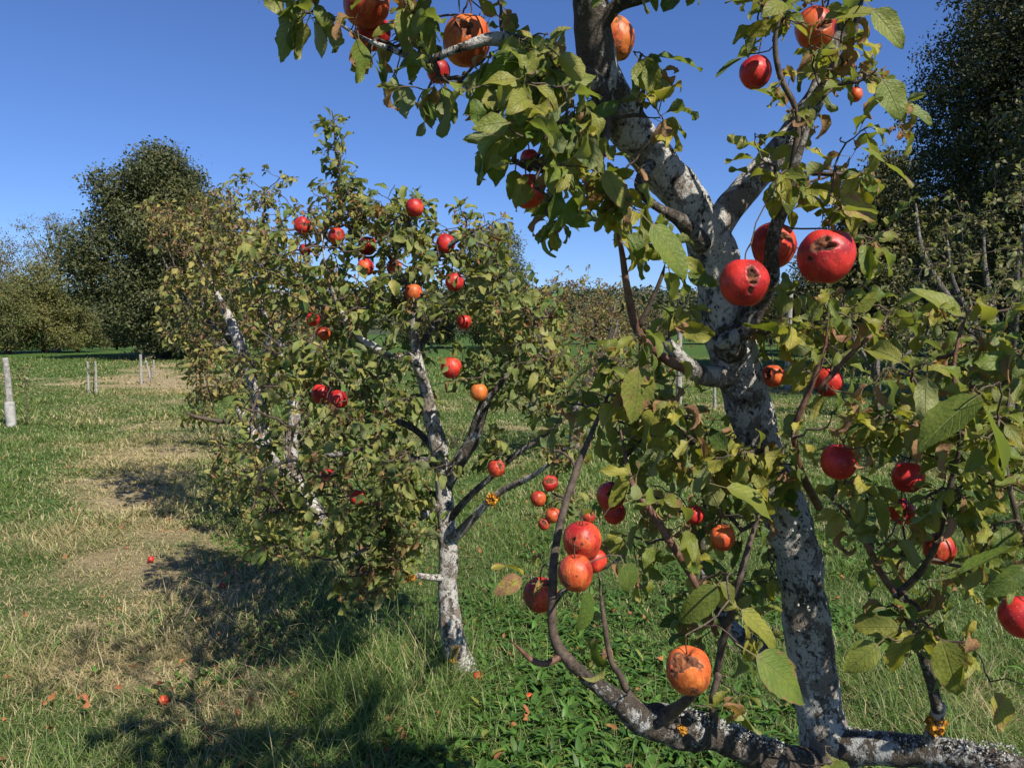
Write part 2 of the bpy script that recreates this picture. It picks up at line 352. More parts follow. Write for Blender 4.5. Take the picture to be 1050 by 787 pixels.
def build_grass():
    rng = np.random.default_rng(7); ma = MA()
    for (y0, y1, dens, wd0, hmin, hmax, nt) in ((2.1, 3.6, 12500, .0013, .04, .11, 3), (3.6, 6, 7000, .0018, .045, .11, 2), (6, 11, 3600, .0034, .05, .11, 2), (11, 20, 900, .0075, .06, .12, 1), (20, 40, 90, .02, .07, .13, 1)):
        area = (y1-y0)*(y0+y1)*.5*1.28*1.25; n = int(dens*area)
        y = np.sqrt(rng.uniform(y0*y0, y1*y1, n)); x = rng.uniform(-.80, .80, n)*y
        # tussocks: pull blades together
        k = 45 if y1 < 8 else 12
        tx = np.round(x*k/4+fb2(x, y, 9, 3, 2)*1.5)*4/k; ty = np.round(y*k/4)*4/k
        q = rng.uniform(0, .55, n); x = x*(1-q)+tx*q; y = y*(1-q)+ty*q
        d = dryness(x, y); long_ = sstep(-.25, .5, fb2(x, y, 1.7, 8, 3))
        h = rng.uniform(hmin, hmax, n)*(.45+.9*long_)*rng.choice([.6, 1, 1.4, 2.0], n, p=[.38, .4, .17, .05])
        h *= 1-.2*sstep(.55, .9, d)
        under = np.exp(-(((x+.55)/.9)**2+((y-3.5)/.8)**2)); h *= 1+.6*under+.35*sstep(4.2, 2.8, y)
        az = rng.uniform(0, 6.283, n); lean = rng.uniform(.05, 1.0, n)+.5*d
        dr = np.stack([np.cos(az)*lean, np.sin(az)*lean, np.ones(n)], -1)
        nr = np.stack([-np.cos(az), -np.sin(az), lean], -1)
        nr = -nr+rng.normal(0, .25, (n, 3)); nr[:, 2] = np.abs(nr[:, 2])+.1
        nr = np.stack([np.cos(az)*-1., np.sin(az)*-1., lean*1.0+.2], -1)+rng.normal(0, .3, (n, 3))
        isdry = rng.uniform(0, 1, n) < np.clip(d*1.15-.05+.10, 0.08, .93)
        col = np.zeros((n, 4)); col[:, 0] = np.where(isdry, rng.uniform(.65, 1, n), rng.uniform(0, .28, n)+.15*d)
        col[:, 1] = np.where(isdry, rng.uniform(0, .7, n), 0)*rng.choice([0, 1], n, p=[.5, .5]); col[:, 2] = rng.uniform(0, 1, n)*.8+.2*long_
        leaves(ma, np.stack([x, y, gz(x, y)-.004], -1), dr, nr, h, np.full(n, wd0*2)*rng.uniform(.6, 1.5, n), np.full(n, .3), rng.uniform(.3, 1.9, n), col, nt=nt+1, ns=2, pet=0, wave=0, rng=rng, serr=0, petw=None)
    # base rows get width: blades drawn by leaf profile start narrow, which suits grass
    o = ma.build('grass', M['grass']); tag(o, 'green and straw coloured meadow grass around the apple trees', 'grass', kind='stuff')
    # broad leaved weeds
    n = 34000; mb = MA(); y = rng.uniform(2.2, 5.8, n*2); x = rng.normal(0, 1, n*2)*1.4+.3
    keep = (fb2(x, y, 1.3, 21, 3)+.9*np.exp(-(((x-.2)/1.0)**2+((y-3.2)/1.2)**2))+rng.normal(0, .16, n*2)) > .36; x = x[keep][:n]; y = y[keep][:n]; n = len(x)
    q = .6; x = x*(1-q)+np.round(x*9+.3*np.sin(y*9))/9*q; y = y*(1-q)+np.round(y*9)/9*q
    az = rng.uniform(0, 6.28, n); up = rng.uniform(.25, 1.5, n)
    dr = np.stack([np.cos(az), np.sin(az), up], -1); nr = np.stack([-np.cos(az)*.7, -np.sin(az)*.7, np.ones(n)], -1)
    L = rng.uniform(.03, .085, n); col = np.zeros((n, 4)); col[:, 0] = rng.uniform(0, .3, n)**1.5; col[:, 2] = rng.uniform(0, 1, n); col[:, 0] = np.where(rng.uniform(0, 1, n) < .03, .9, col[:, 0])
    leaves(mb, np.stack([x, y, gz(x, y)+rng.uniform(0, .035, n)], -1), dr, nr, L, L*rng.uniform(.14, .34, n), rng.uniform(.1, .5, n), rng.uniform(.4, 1.6, n), col, nt=4, ns=3, pet=.3, wave=.1, rng=rng, serr=0)
    o = mb.build('ground_cover_weeds', M['weed']); tag(o, 'lush broad leaved green weeds growing beneath the apple trees', 'weeds', kind='stuff')
    # fallen leaves
    n = 1100; mc = MA(); y = rng.uniform(2.3, 9, n)**1.0; x = rng.uniform(-.75, .7, n)*y
    keep = rng.uniform(0, 1, n) < .25+.75*np.exp(-((x+.4)/1.3)**2); x = x[keep]; y = y[keep]; n = len(x)
    az = rng.uniform(0, 6.28, n); dr = np.stack([np.cos(az), np.sin(az), rng.normal(0, .25, n)], -1); nr = rng.normal(0, .35, (n, 3))+[0, 0, 1]
    L = rng.uniform(.016, .048, n); col = np.zeros((n, 4)); col[:, 0] = rng.uniform(0, 1, n)**2; col[:, 1] = rng.uniform(0, 1, n); col[:, 2] = rng.uniform(0, 1, n)
    leaves(mc, np.stack([x, y, gz(x, y)+rng.uniform(.03, .065, n)], -1), dr, nr, L, L*.6, rng.uniform(.1, .8, n), rng.uniform(-2, 2, n), col, nt=5, ns=3, pet=.2, wave=.25, rng=rng)
    o = mc.build('fallen_leaves', M['fallen']); tag(o, 'orange and brown fallen leaves lying in the grass', 'fallen leaves', kind='stuff')
build_grass()

# ------------------------------------------------------------------ apples
APPLES = []   # (centre, radius, depth) for leaf clearing
def perp(d): 
    a = np.array([.3, .9, .2]); a = norm(a-(a@d)*d); return a, np.cross(d, a)
def apple(px, py, diam, depth, label, cat='apple', group=None, holes=(), tilt=(0, 0), orange=.1, bruise=0., flat=.9, res=None, hang=True, name='apple', seed=None, pos=None):
    """holes: (dx, dy, size, depth) on the face seen from the viewpoint, dx right and dy up in radius units"""
    c = P(px, py, depth) if pos is None else np.array(pos); R = diam*depth/F/2/1.06
    seed = int(px*7+py*13) if seed is None else seed; rng = np.random.default_rng(seed)
    if res is None: res = (96, 60) if diam > 23 and hang else (36, 24)
    nphi, nth = res; th = np.linspace(0, np.pi, nth+1); ph = np.linspace(0, 2*np.pi, nphi, endpoint=False)
    TH, PH = np.meshgrid(th, ph, indexing='ij')
    rr = np.sin(TH)*(1+.04*np.sin(TH)**2*np.cos(TH))*(1+.02*np.cos(5*PH+seed)*(TH/np.pi)**2)
    z = (flat+.16)*np.cos(TH)-.30*np.exp(-(TH/.27)**2)+.13*np.exp(-((np.pi-TH)/.25)**2)
    v = np.stack([rr*np.cos(PH), rr*np.sin(PH), z], -1)*R
    v *= (1+.08*fbm(v/R*1.1+seed, seed, 2)+.012*fbm(v/R*4+seed, seed+1, 2))[..., None]
    ax = norm(np.array([tilt[0]+rng.normal(0, .1), tilt[1]+rng.normal(0, .1), 1.])); a, b = perp(ax)
    v = v[..., :1]*a+v[..., 1:2]*b+v[..., 2:]*ax
    cc = np.zeros(v.shape[:2]+(4,)); cc[..., 1] = orange*.62+.15*fbm(v/R*.9+seed, seed+3, 2)
    view = norm(np.array([0, 0, CAMZ])-c); right = norm(np.cross(np.array([0, 0, 1.]), view)); upv = np.cross(view, right); right = -right*-1
    u = norm(v)
    cc[..., 2] = np.clip(bruise*(.55+.9*fbm(v/R*1.6, seed+5, 2)), 0, 1)
    for (hx, hy, hs, hd) in holes:
        hz = math.sqrt(max(.05, 1-hx*hx-hy*hy)); hdv = norm(right*hx+upv*hy+view*hz)
        w_ = u-hdv; ha, hb_ = perp(hdv); an = rng.uniform(0, 3.14); h1 = ha*math.cos(an)+hb_*math.sin(an); h2 = np.cross(hdv, h1)
        dl = np.sqrt((w_@h1/1.45)**2+(w_@h2*1.35)**2+(w_@hdv)**2); dl = dl+.62*hs*fbm(u*[3.4, 3.4, 6.]+seed, seed+7, 4)
        ins = sstep(hs, hs*.72, dl); v = v*(1-hd*ins*(.7+.5*fbm(u*5+seed, seed+2, 2)))[..., None]
        cc[..., 0] = np.maximum(cc[..., 0], ins); cc[..., 2] = np.maximum(cc[..., 2], .62*sstep(hs*1.45, hs*.95, dl))
    t = thing(name, c, label, cat, group)
    ma = MA(); i = np.arange(nth)[:, None]*nphi; j = np.arange(nphi)[None]; j2 = (j+1) % nphi
    f = np.stack([i+j, i+nphi+j, i+nphi+j2, i+j2], -1).reshape(-1, 4)
    uv = np.stack([PH/(2*np.pi), TH/np.pi], -1)
    ma.add((v+c).reshape(-1, 3), f, cc.reshape(-1, 4), uv.reshape(-1, 2)); ma.build('skin', M['apple'], t)
    top = c+ax*R*(flat-.08); sl = R*.55+.010; bend = np.array([rng.normal(0, .3), rng.normal(0, .3), 0])
    pts = [[*(top-ax*R*.06), .0014], [*(top+ax*sl*.5), .0011], [*(top+(ax+bend*.5)*sl), .0016]]
    ms = MA(); tube(ms, smoothpath(pts, 4), 6); ms.build('stem', M['stem'], t)
    if diam > 15 or not hang:
        bot = c-ax*R*(flat-.15); mc = MA(); k = 6; az = np.arange(k)/k*6.283
        dd = a*np.cos(az)[:, None]+b*np.sin(az)[:, None]-ax*1.2
        leaves(mc, np.tile(bot+ax*.003, (k, 1)), dd, np.tile(-ax, (k, 1))+dd*.1, np.full(k, R*.25), np.full(k, R*.1), np.full(k, .2), np.full(k, -1.), np.tile([.4, 1, .2, 0], (k, 1)), nt=3, ns=3, pet=0, serr=0, petw=None)
        mc.build('calyx', M['stem'], t)
    if hang: APPLES.append((c, R, pts[-1][:3]))
    return t

GN, GM = 'apples on the near tree', 'apples on the middle tree'
NEAR_APPLES = [
 (375, 4, 48, 1.35, 'orange apple cut by the top edge above a darker red apple', dict(orange=.4, bruise=.42)),
 (382, 34, 37, 1.40, 'shaded dark red apple just under the topmost orange apple on the overhanging branch', dict(orange=-.1, bruise=.2)),
 (479, 42, 50, 1.30, 'large orange apple with an open cavity high on the overhanging branch', dict(orange=.5, holes=((-.15, .62, .38, .4),), flat=.95)),
 (450, 73, 25, 1.45, 'small round red apple beneath the large orange apple with the cavity', dict(orange=0.)),
 (632, 40, 38, 1.60, 'shaded brownish green apple tucked behind the leaning upper trunk', dict(orange=.6, bruise=.55, flat=1.1)),
 (541, 196, 36, 1.25, 'dark orange apple hanging against blue sky at the foot of the shaded leaf cluster', dict(orange=.2, bruise=.3)),
 (543, 163, 20, 1.32, 'small half eaten red apple just above the dark orange apple against the sky', dict(holes=((.5, -.4, .7, .5),), orange=.2)),
 (775, 74, 33, 1.50, 'red apple hanging in open sky between the leaning trunk and upper right branch', dict(orange=-.1, bruise=.1)),
 (836, 29, 42, 1.50, 'orange red apple near the top edge on the upper right branch', dict(orange=.3, holes=((.5, .1, .28, .3),))),
 (868, 68, 17, 1.60, 'small yellowish apple shaded by leaves under the upper right orange red apple', dict(orange=.6, bruise=.3)),
 (877, 97, 15, 1.55, 'small pinkish orange apple beside the large veined leaf on the upper right', dict(orange=.35)),
 (793, 252, 46, 1.42, 'red and orange apple behind the pair of large red split apples', dict(orange=.25, holes=((.35, .5, .3, .25),), tilt=(.3, 0))),
 (763, 289, 51, 1.26, 'large bright red apple with a torn hole in front of the trunk fork', dict(orange=-.05, holes=((.38, .22, .33, .35), (.25, -.35, .16, .15)))),
 (847, 262, 57, 1.20, 'largest red apple with a long split across its top right of the trunk fork', dict(orange=-.12, holes=((-.15, .50, .30, .20), (.14, .34, .18, .28), (-.55, -.1, .09, .10)))),
 (793, 385, 24, 1.45, 'small orange apple with a pecked hole against the lichened trunk', dict(orange=.35, holes=((-.5, .1, .4, .4), (.1, .4, .15, .2)))),
 (850, 392, 30, 1.42, 'pinkish red speckled apple right of the trunk above the leafy shoot', dict(orange=.08, bruise=.12)),
 (860, 473, 38, 1.30, 'plain bright red apple with a dry leaf at its base beside the trunk', dict(orange=.05, bruise=.22)),
 (931, 489, 34, 1.36, 'upper red apple of the pair hanging right of the trunk', dict(orange=0, bruise=.1)),
 (925, 524, 27, 1.42, 'lower red apple of the pair hanging right of the trunk partly behind leaves', dict(orange=0)),
 (963, 562, 34, 1.33, 'orange red apple with a small dark pit behind the slanting right twig', dict(orange=.30, holes=((.15, .72, .2, .3),))),
 (1047, 632, 44, 1.20, 'shaded dark red apple cut by the right edge', dict(orange=-.1, bruise=.15)),
 (597, 554, 43, 1.25, 'upper red apple with black spots touching the spotted orange one', dict(orange=.25, bruise=.32, holes=((-.45, .05, .13, .15),))),
 (590, 587, 39, 1.20, 'orange red apple with dark rotten patches under the upper spotted red apple', dict(orange=.42, bruise=.46)),
 (609, 574, 27, 1.33, 'small red apple half hidden behind the two touching spotted apples', dict(orange=.1)),
 (554, 609, 38, 1.36, 'shaded brown rotten apple behind the rising branch', dict(orange=.2, bruise=.62)),
 (706, 687, 51, 1.15, 'large orange apple with a black rotten patch above the lower left limb', dict(orange=.50, bruise=.44, holes=((-.35, .42, .45, .13), (.15, .35, .3, .08)))),
 (626, 508, 31, 1.55, 'red apple with a hollowed side in the dense leaves above the spotted pair', dict(orange=.1, holes=((.45, .1, .5, .4),))),
 (630, 525, 25, 1.60, 'dark red apple directly below the hollowed red apple in dense leaves', dict(orange=0, bruise=.2)),
 (712, 528, 20, 1.45, 'small bright red apple on a slim twig between the trunk and the leafy shoot', dict(orange=-.1)),
 (741, 551, 28, 1.40, 'dull orange apple half in shade close to the lower trunk', dict(orange=.4, bruise=.25)),
]
for (px, py, dm, dp, lb, kw) in NEAR_APPLES: apple(px, py, dm, dp, lb, group=GN, **kw)
N_NEAR = len(APPLES)
MID_APPLES = [
 (425, 213, 19, 3.2, 'red apple on the sky line at the top of the middle tree', dict(orange=.1)),
 (310, 231, 18, 3.5, 'cracked red apple highest on the left side of the middle tree', dict(orange=.1, holes=((.3, .1, .3, .25),))),
 (345, 242, 18, 3.4, 'orange red apple with a split right of the highest left apple', dict(orange=.25, holes=((.3, .3, .28, .25),))),
 (313, 256, 13, 3.5, 'small red apple tucked under the cracked highest left apple', dict(orange=.1)),
 (377, 252, 20, 3.6, 'shaded dark red apple above the left pair in the middle of the crown', dict(orange=0, bruise=.2)),
 (375, 274, 18, 3.3, 'orange red apple just below the shaded dark red apple of the crown', dict(orange=.25)),
 (404, 274, 17, 3.4, 'half eaten orange apple left of the upper pale branch', dict(orange=.45, holes=((.1, .6, .6, .5),))),
 (457, 250, 21, 3.3, 'dark red apple with a leaf across it on the upper right of the middle tree', dict(orange=.0)),
 (466, 289, 20, 3.2, 'speckled pinkish red apple right of the upper pale branch', dict(orange=.12, bruise=.12)),
 (424, 300, 19, 3.2, 'orange speckled apple hanging against the upper pale branch', dict(orange=.45, bruise=.12)),
 (476, 330, 16, 3.3, 'small red apple below the speckled pinkish red apple', dict(orange=.15)),
 (321, 327, 15, 3.4, 'small red apple with a hole above the orange one on the left of the crown', dict(orange=.1, holes=((0, .1, .45, .3),))),
 (331, 342, 16, 3.4, 'orange apple with a brown top directly below the small holed red apple', dict(orange=.4, bruise=.25)),
 (463, 377, 23, 3.15, 'smooth red apple beside the forked pale branch at the centre of the tree', dict(orange=.15)),
 (491, 402, 19, 3.1, 'smooth yellow orange apple at the tip of the dark forked branch', dict(orange=.7)),
 (330, 404, 22, 3.3, 'dark red apple on the left of the touching pair low in the crown', dict(orange=-.1)),
 (347, 409, 21, 3.2, 'bright red apple on the right of the touching pair low in the crown', dict(orange=0)),
 (509, 480, 19, 3.1, 'orange red apple with a gaping hole on the low right branch', dict(orange=.25, holes=((.4, .45, .45, .45),))),
 (366, 510, 16, 3.3, 'bright red apple lowest on the left of the middle tree', dict(orange=.05)),
 (335, 487, 15, 3.5, 'shaded red apple above and left of the lowest bright red apple', dict(orange=0, bruise=.15)),
 (564, 495, 17, 2.7, 'hollowed red orange apple topmost of the small cluster on the lichened twig', dict(orange=.2, holes=((0, .3, .55, .5),))),
 (552, 511, 17, 2.7, 'small plain orange apple on the left of the clustered little apples', dict(orange=.4)),
 (567, 528, 17, 2.6, 'small orange apple on the right of the clustered little apples', dict(orange=.45)),
 (558, 537, 13, 2.6, 'smallest brown orange apple at the bottom of the clustered little apples', dict(orange=.35, bruise=.3, holes=((0, .2, .5, .4),))),
 (604, 530, 14, 2.5, 'little pinkish orange apple above the two touching spotted apples', dict(orange=.3, holes=((.5, .5, .4, .3),))),
]
for (px, py, dm, dp, lb, kw) in MID_APPLES: apple(px, py, dm, dp, lb, group=GM, **kw)
WIND = [(490, 706, 3.28, .026, 'red windfall apple lying at the foot of the middle tree'),
        (155, 582, 5.0, .022, 'orange windfall apple lying in the worn grass strip'),
        (168, 736, 3.08, .021, 'small red windfall apple in the long grass near the lower left'),
        (228, 608, 4.5, .02, 'brown red windfall apple in the shade between the two tree rows'),
        (543, 729, 3.1, .021, 'dark red windfall apple half sunk in the lush green weeds')]
for (px, py, d, r, lb) in WIND:
    p = P(px, py, d); p[2] = gz(p[0], p[1])+r*.9+.008
    apple(px, py, r*2*F/d, d, lb, group='windfall apples in the grass', orange=.25, bruise=.1, tilt=(.9, -.5), hang=False, pos=p)
wa = P(272, 556, 5.2)

# ------------------------------------------------------------------ orchard tree machinery
class Skel:
    def __init__(s): s.p = []; s.r = []; s.par = []
    def add_path(s, path):
        last = -1
        for q in path: s.p.append(q[:3]); s.r.append(q[3]); s.par.append(-1); last = len(s.p)-1
def limb(ma, sk, pts, k=5, sides=14, rough=.12, nsc=22., seed=0):
    """pts rows: px, py, depth, width in px"""
    q = []
    for (px, py, d, w) in pts: q.append([*P(px, py, d), w*d/F/2])
    pth = smoothpath(q, k)
    if pts[-1][3] <= 6:
        m = max(2, len(pth)//3); pth[-m:, 3] *= np.linspace(1, .3, m)
    tube(ma, pth, sides, rough, nsc, seed)
    if sk is not None: sk.add_path(pth[::max(1, k//3)])
    return pth
def grow(sk, targets, rng, tipr=.0011, seg=5, wob=.06, maxr=.006, avoid=None):
    base = np.array(sk.p); nb = len(base)
    P0 = list(map(np.array, sk.p)); par = [-1]*nb; ntip = [0]*nb
    T = np.array(targets); arr = np.array(P0); d0 = np.array([np.min(np.linalg.norm(arr-t, axis=1)) for t in T]); order = np.argsort(d0)
    cap = nb+len(T)*seg+5; A = np.zeros((cap, 3)); A[:nb] = arr; cnt = nb; parr = [-1]*cap; edges = []; tipidx = {}; dirs = {}
    for ti in order:
        t = T[ti]; dd = np.linalg.norm(A[:cnt]-t, axis=1); dd = dd+np.where(A[:cnt, 2] > t[2]+.02, .02, 0); s = int(np.argmin(dd)); p0 = A[s].copy(); L = np.linalg.norm(t-p0)
        sag = np.array([0, 0, .10*L])*rng.uniform(-.8, 1.2); jit = rng.normal(0, wob*L, 3); prev = s; pts = [s]
        for k in range(1, seg+1):
            u = k/seg; q = p0*(1-u)+t*u+(sag+jit)*math.sin(math.pi*u)+rng.normal(0, .028*L, 3)*(u < 1)
            A[cnt] = q; parr[cnt] = prev; prev = cnt; pts.append(cnt); cnt += 1
        edges.append(pts); tipidx[ti] = prev
        dirs[ti] = norm(A[prev]-A[parr[prev]])
    w = np.zeros(cnt)
    for ti, ix in tipidx.items(): w[ix] += 1
    for i in range(cnt-1, nb-1, -1):
        if parr[i] >= 0: w[parr[i]] += w[i]
    ma = MA()
    for pts in edges:
        r = [min(maxr, tipr*math.sqrt(max(1., w[i]))) for i in pts]; r[0] = r[1]*1.1
        tube(ma, np.column_stack([A[pts], r]), 5, caps=False)
    D = np.array([dirs[i] for i in range(len(T))]); return ma, D

def spur_leaves(ma, pts, D, rng, nl, Lr, yb, droop=.4, nt=8, ns=5, clear=(), clearpx=(), wave=.14, aspect=(.45, .62), sunprune=.45, pet=(.3)):
    cnt = rng.integers(nl[0], nl[1]+1, len(pts)); idx = np.repeat(np.arange(len(pts)), cnt); N = len(idx)
    if N == 0: return
    k = np.concatenate([np.arange(c) for c in cnt]); d = D[idx]; a = norm(np.cross(d, rng.normal(0, 1, (N, 3)))); 
    L = rng.uniform(Lr[0], Lr[1], N)*rng.choice([.55, .8, 1., 1.15], N, p=[.2, .25, .35, .2])
    dr = norm(d*rng.uniform(.1, .9, N)[:, None]+a*1.0+np.array([0, 0, -1.])*droop*rng.uniform(.2, 1.8, N)[:, None])
    nr = norm(np.array([0, 0, 1.])*.75+SUN*.35+rng.normal(0, .55, (N, 3)))
    base = pts[idx]-d*(k*.006)[:, None]*1.0+dr*(L*.28)[:, None]
    yb_ = yb[idx] if getattr(yb, 'ndim', 1) == 2 else np.tile(yb, (N, 1))
    brown = rng.uniform(0, 1, N) < yb_[:, 1]
    col = np.zeros((N, 4)); col[:, 0] = np.clip(rng.beta(1.2, 3, N)*1.4*yb_[:, 0]*2, 0, 1); col[:, 1] = np.where(brown, rng.uniform(.6, 1., N), rng.uniform(0, .35, N)); col[:, 2] = rng.uniform(0, 1, N)
    curl = np.where(brown, rng.uniform(1.2, 3.4, N), rng.uniform(.1, 1.5, N)); fold = np.where(brown, rng.uniform(.5, 1.2, N), rng.uniform(.08, .7, N)); L = np.where(brown, L*.75, L)
    Wd = L*rng.uniform(*aspect, N)
    keep = np.ones(N, bool); mid = base+dr*(L*.5)[:, None]
    px, py, f = proj(mid)
    for (c, R, _) in clear:
        ax, ay, af = proj(c); rp = R*F/af
        inn = (np.hypot(px-ax, py-ay) < rp+.38*L*F/f) & (f < af+R*.5) & (rng.uniform(0, 1, N) < .82); keep &= ~inn
        keep &= ~(np.linalg.norm(mid-c, axis=1) < R*1.0+L*.25)
        w = mid-c; tt = w@SUN; dist = np.linalg.norm(w-tt[:, None]*SUN, axis=1)
        keep &= ~((tt > 0) & (tt < .45) & (dist < R*.9+L*.15) & (rng.uniform(0, 1, N) < sunprune))
    for (x0, y0, x1, y1, wd_, dmax, pr) in clearpx:
        ab = np.array([x1-x0, y1-y0]); l2 = ab@ab; tt = np.clip(((px-x0)*ab[0]+(py-y0)*ab[1])/l2, 0, 1)
        dd = np.hypot(px-(x0+tt*ab[0]), py-(y0+tt*ab[1])); keep &= ~((dd < wd_) & (f < dmax) & (rng.uniform(0, 1, N) < pr))
    K = keep
    leaves(ma, base[K], dr[K], nr[K], L[K], Wd[K], fold[K], curl[K], col[K], nt=nt, ns=ns, pet=.28, wave=wave, rng=rng)
def region_pts(regs, rng, mul=1.):
    out = []; yb = []
    for r in regs:
        (px, py, rx, ry, d0, d1, n) = r[:7]; y = r[7] if len(r) > 7 else (.4, .1)
        for _ in range(int(n*mul+.5)):
            a = rng.uniform(0, 6.283); q = math.sqrt(rng.uniform(0, 1))*1.05
            out.append(P(px+rx*q*math.cos(a), py+ry*q*math.sin(a), rng.uniform(d0, d1))); yb.append(y)
    return np.array(out), np.array(yb)
def flakes(name, mat, parent, c, R, n, rng, size, nrm=None):
    """a crust of little curled lichen lobes"""
    ma = MA(); d = norm(rng.normal(0, 1, (n, 3))); 
    if nrm is not None: d = norm(d*.8+nrm)
    base = c+d*R*rng.uniform(.55, 1, n)[:, None]; t = norm(np.cross(d, rng.normal(0, 1, (n, 3)))+d*.5)
    L = rng.uniform(.6, 1.4, n)*size
    leaves(ma, base, t, d, L, L*.9, rng.uniform(-.2, .8, n), rng.uniform(-1.5, 1, n), np.zeros((n, 4)), nt=3, ns=3, pet=0, wave=.3, rng=rng, serr=0, petw=None)
    return ma.build(name, mat, parent)

# ---------------- near tree
def near_tree():
    rng = np.random.default_rng(11); sk = Skel()
    b = P(852, 787, 1.56); b[2] = 0
    t = thing('apple_tree', (b[0], b[1]+.02, 0), 'near apple tree with white lichened leaning trunk and large spotted red apples', 'apple tree', 'apple trees in the orchard row')
    g0 = [*(b+[.02, .03, -.05]), .085]; g1 = [*(b+[.01, .02, .12]), .070]; g2 = [*(b+[0, 0, .4]), .062]
    q = [g0, g1, g2]
    for (px, py, d, w) in [(850, 775, 1.55, 66), (842, 735, 1.55, 58), (834, 690, 1.55, 56), (826, 630, 1.55, 55), (816, 565, 1.55, 53), (797, 505, 1.55, 50), (780, 455, 1.55, 48), (764, 405, 1.54, 52), (752, 365, 1.53, 54), (742, 328, 1.52, 58), (737, 290, 1.51, 46), (728, 252, 1.50, 47), (704, 208, 1.48, 44), (668, 160, 1.44, 45), (638, 120, 1.40, 42), (614, 66, 1.36, 41), (606, 10, 1.32, 37), (600, -60, 1.28, 33), (600, -150, 1.27, 26), (612, -260, 1.30, 20), (640, -380, 1.34, 14), (690, -480, 1.36, 7)]:
        q.append([*P(px, py, d), w*(.86 if py > 380 else .94)*d/F/2])
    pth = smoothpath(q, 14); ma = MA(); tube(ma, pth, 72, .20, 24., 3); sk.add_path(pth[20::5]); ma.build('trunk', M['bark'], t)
    L = lambda pts, mat='bark', name='branch', **k: (lambda m: (limb(m, sk, pts, **k), m.build(name, M[mat], t)))(MA())
    L([(605, -200, 1.28, 18), (540, -260, 1.34, 14), (440, -330, 1.42, 11), (330, -380, 1.5, 8), (250, -400, 1.56, 5)], mat='barktop', k=5, sides=12)
    L([(612, -260, 1.30, 16), (700, -330, 1.34, 12), (800, -400, 1.40, 9), (900, -440, 1.46, 5)], mat='barktop', k=5, sides=12)
    # right hand upper limb
    L([(722, 262, 1.49, 34), (742, 222, 1.50, 31), (768, 190, 1.52, 29), (796, 158, 1.55, 27), (818, 128, 1.58, 25), (838, 96, 1.58, 20), (852, 55, 1.58, 17), (872, 15, 1.58, 14), (885, -40, 1.58, 11), (890, -110, 1.56, 7)], k=8, sides=28)
    L([(742, 352, 1.50, 22), (762, 335, 1.48, 24), (776, 312, 1.46, 20), (790, 285, 1.42, 17), (792, 245, 1.38, 14), (803, 212, 1.36, 13), (812, 178, 1.34, 11), (822, 150, 1.33, 9), (836, 112, 1.33, 7), (858, 85, 1.32, 6)], mat='barktop', k=8, sides=18)
    L([(812, 178, 1.34, 9), (818, 120, 1.33, 6), (800, 78, 1.32, 6), (795, 40, 1.31, 5), (806, 0, 1.3, 4)], mat='twig', k=5, sides=10)
    L([(838, 96, 1.57, 10), (858, 70, 1.48, 9), (872, 45, 1.42, 8), (880, 15, 1.4, 7), (888, -20, 1.4, 6)], mat='barktop', k=5, sides=12)
    # sawn stub and burl at the fork
    L([(750, 356, 1.50, 34), (745, 349, 1.465, 30), (742, 346, 1.452, 24), (741, 345, 1.450, 12)], mat='barklow', k=5, sides=28, rough=.28, nsc=40)
    # shoot on the left, starting at a cut stub
    L([(752, 385, 1.52, 26), (722, 385, 1.48, 21), (703, 373, 1.44, 17), (690, 358, 1.42, 14), (683, 351, 1.41, 12)], mat='bark', k=6, sides=18)
    L([(712, 380, 1.45, 12), (690, 372, 1.42, 11), (668, 357, 1.40, 9), (652, 335, 1.38, 9), (643, 295, 1.36, 8), (637, 255, 1.34, 6), (628, 215, 1.32, 5), (615, 180, 1.31, 4)], mat='shoot', k=6, sides=12, rough=.05)
    L([(655, 335, 1.38, 6), (668, 308, 1.37, 4.5), (678, 285, 1.36, 4), (682, 270, 1.36, 3)], mat='twig', k=4, sides=8)
    L([(668, 165, 1.42, 14), (655, 190, 1.38, 10), (668, 208, 1.38, 9), (690, 220, 1.40, 8)], mat='barktop', k=5, sides=12)
    L([(720, 250, 1.47, 22), (700, 228, 1.41, 16), (684, 218, 1.38, 11), (672, 212, 1.36, 7)], mat='barktop', k=5, sides=14)
    # upper left limb
    L([(620, 92, 1.37, 26), (590, 74, 1.32, 24), (562, 58, 1.28, 20), (535, 46, 1.24, 17), (505, 40, 1.22, 13), (470, 50, 1.22, 9), (435, 62, 1.24, 7), (405, 52, 1.26, 6), (370, 38, 1.28, 5), (335, 15, 1.3, 4), (310, -8, 1.3, 3)], k=7, sides=20)
    L([(608, 40, 1.33, 18), (630, 8, 1.30, 14), (660, -2, 1.28, 11), (700, -14, 1.26, 7)], mat='barktop', k=5, sides=14)
    L([(600, -20, 1.28, 18), (560, -20, 1.2, 14), (520, -14, 1.15, 10), (470, -12, 1.15, 8), (420, -14, 1.2, 6), (370, -18, 1.25, 4)], mat='barktop', k=5, sides=12)
    L([(575, 66, 1.29, 11), (570, 100, 1.24, 8), (560, 140, 1.2, 6), (545, 175, 1.2, 4.5)], mat='twig', k=5, sides=8)
    L([(616, 80, 1.35, 14), (622, 125, 1.33, 10), (616, 160, 1.3, 8), (608, 200, 1.28, 5)], mat='twig', k=5, sides=8)
    # lowest fork: left limb with rising branch
    L([(856, 800, 1.55, 50), (815, 785, 1.50, 40), (775, 770, 1.46, 36), (738, 754, 1.42, 36), (705, 747, 1.39, 42), (680, 742, 1.37, 40), (655, 735, 1.35, 33), (634, 718, 1.33, 21), (606, 697, 1.31, 15), (584, 678, 1.30, 13)], mat='barklow', k=8, sides=32, rough=.16, nsc=34)
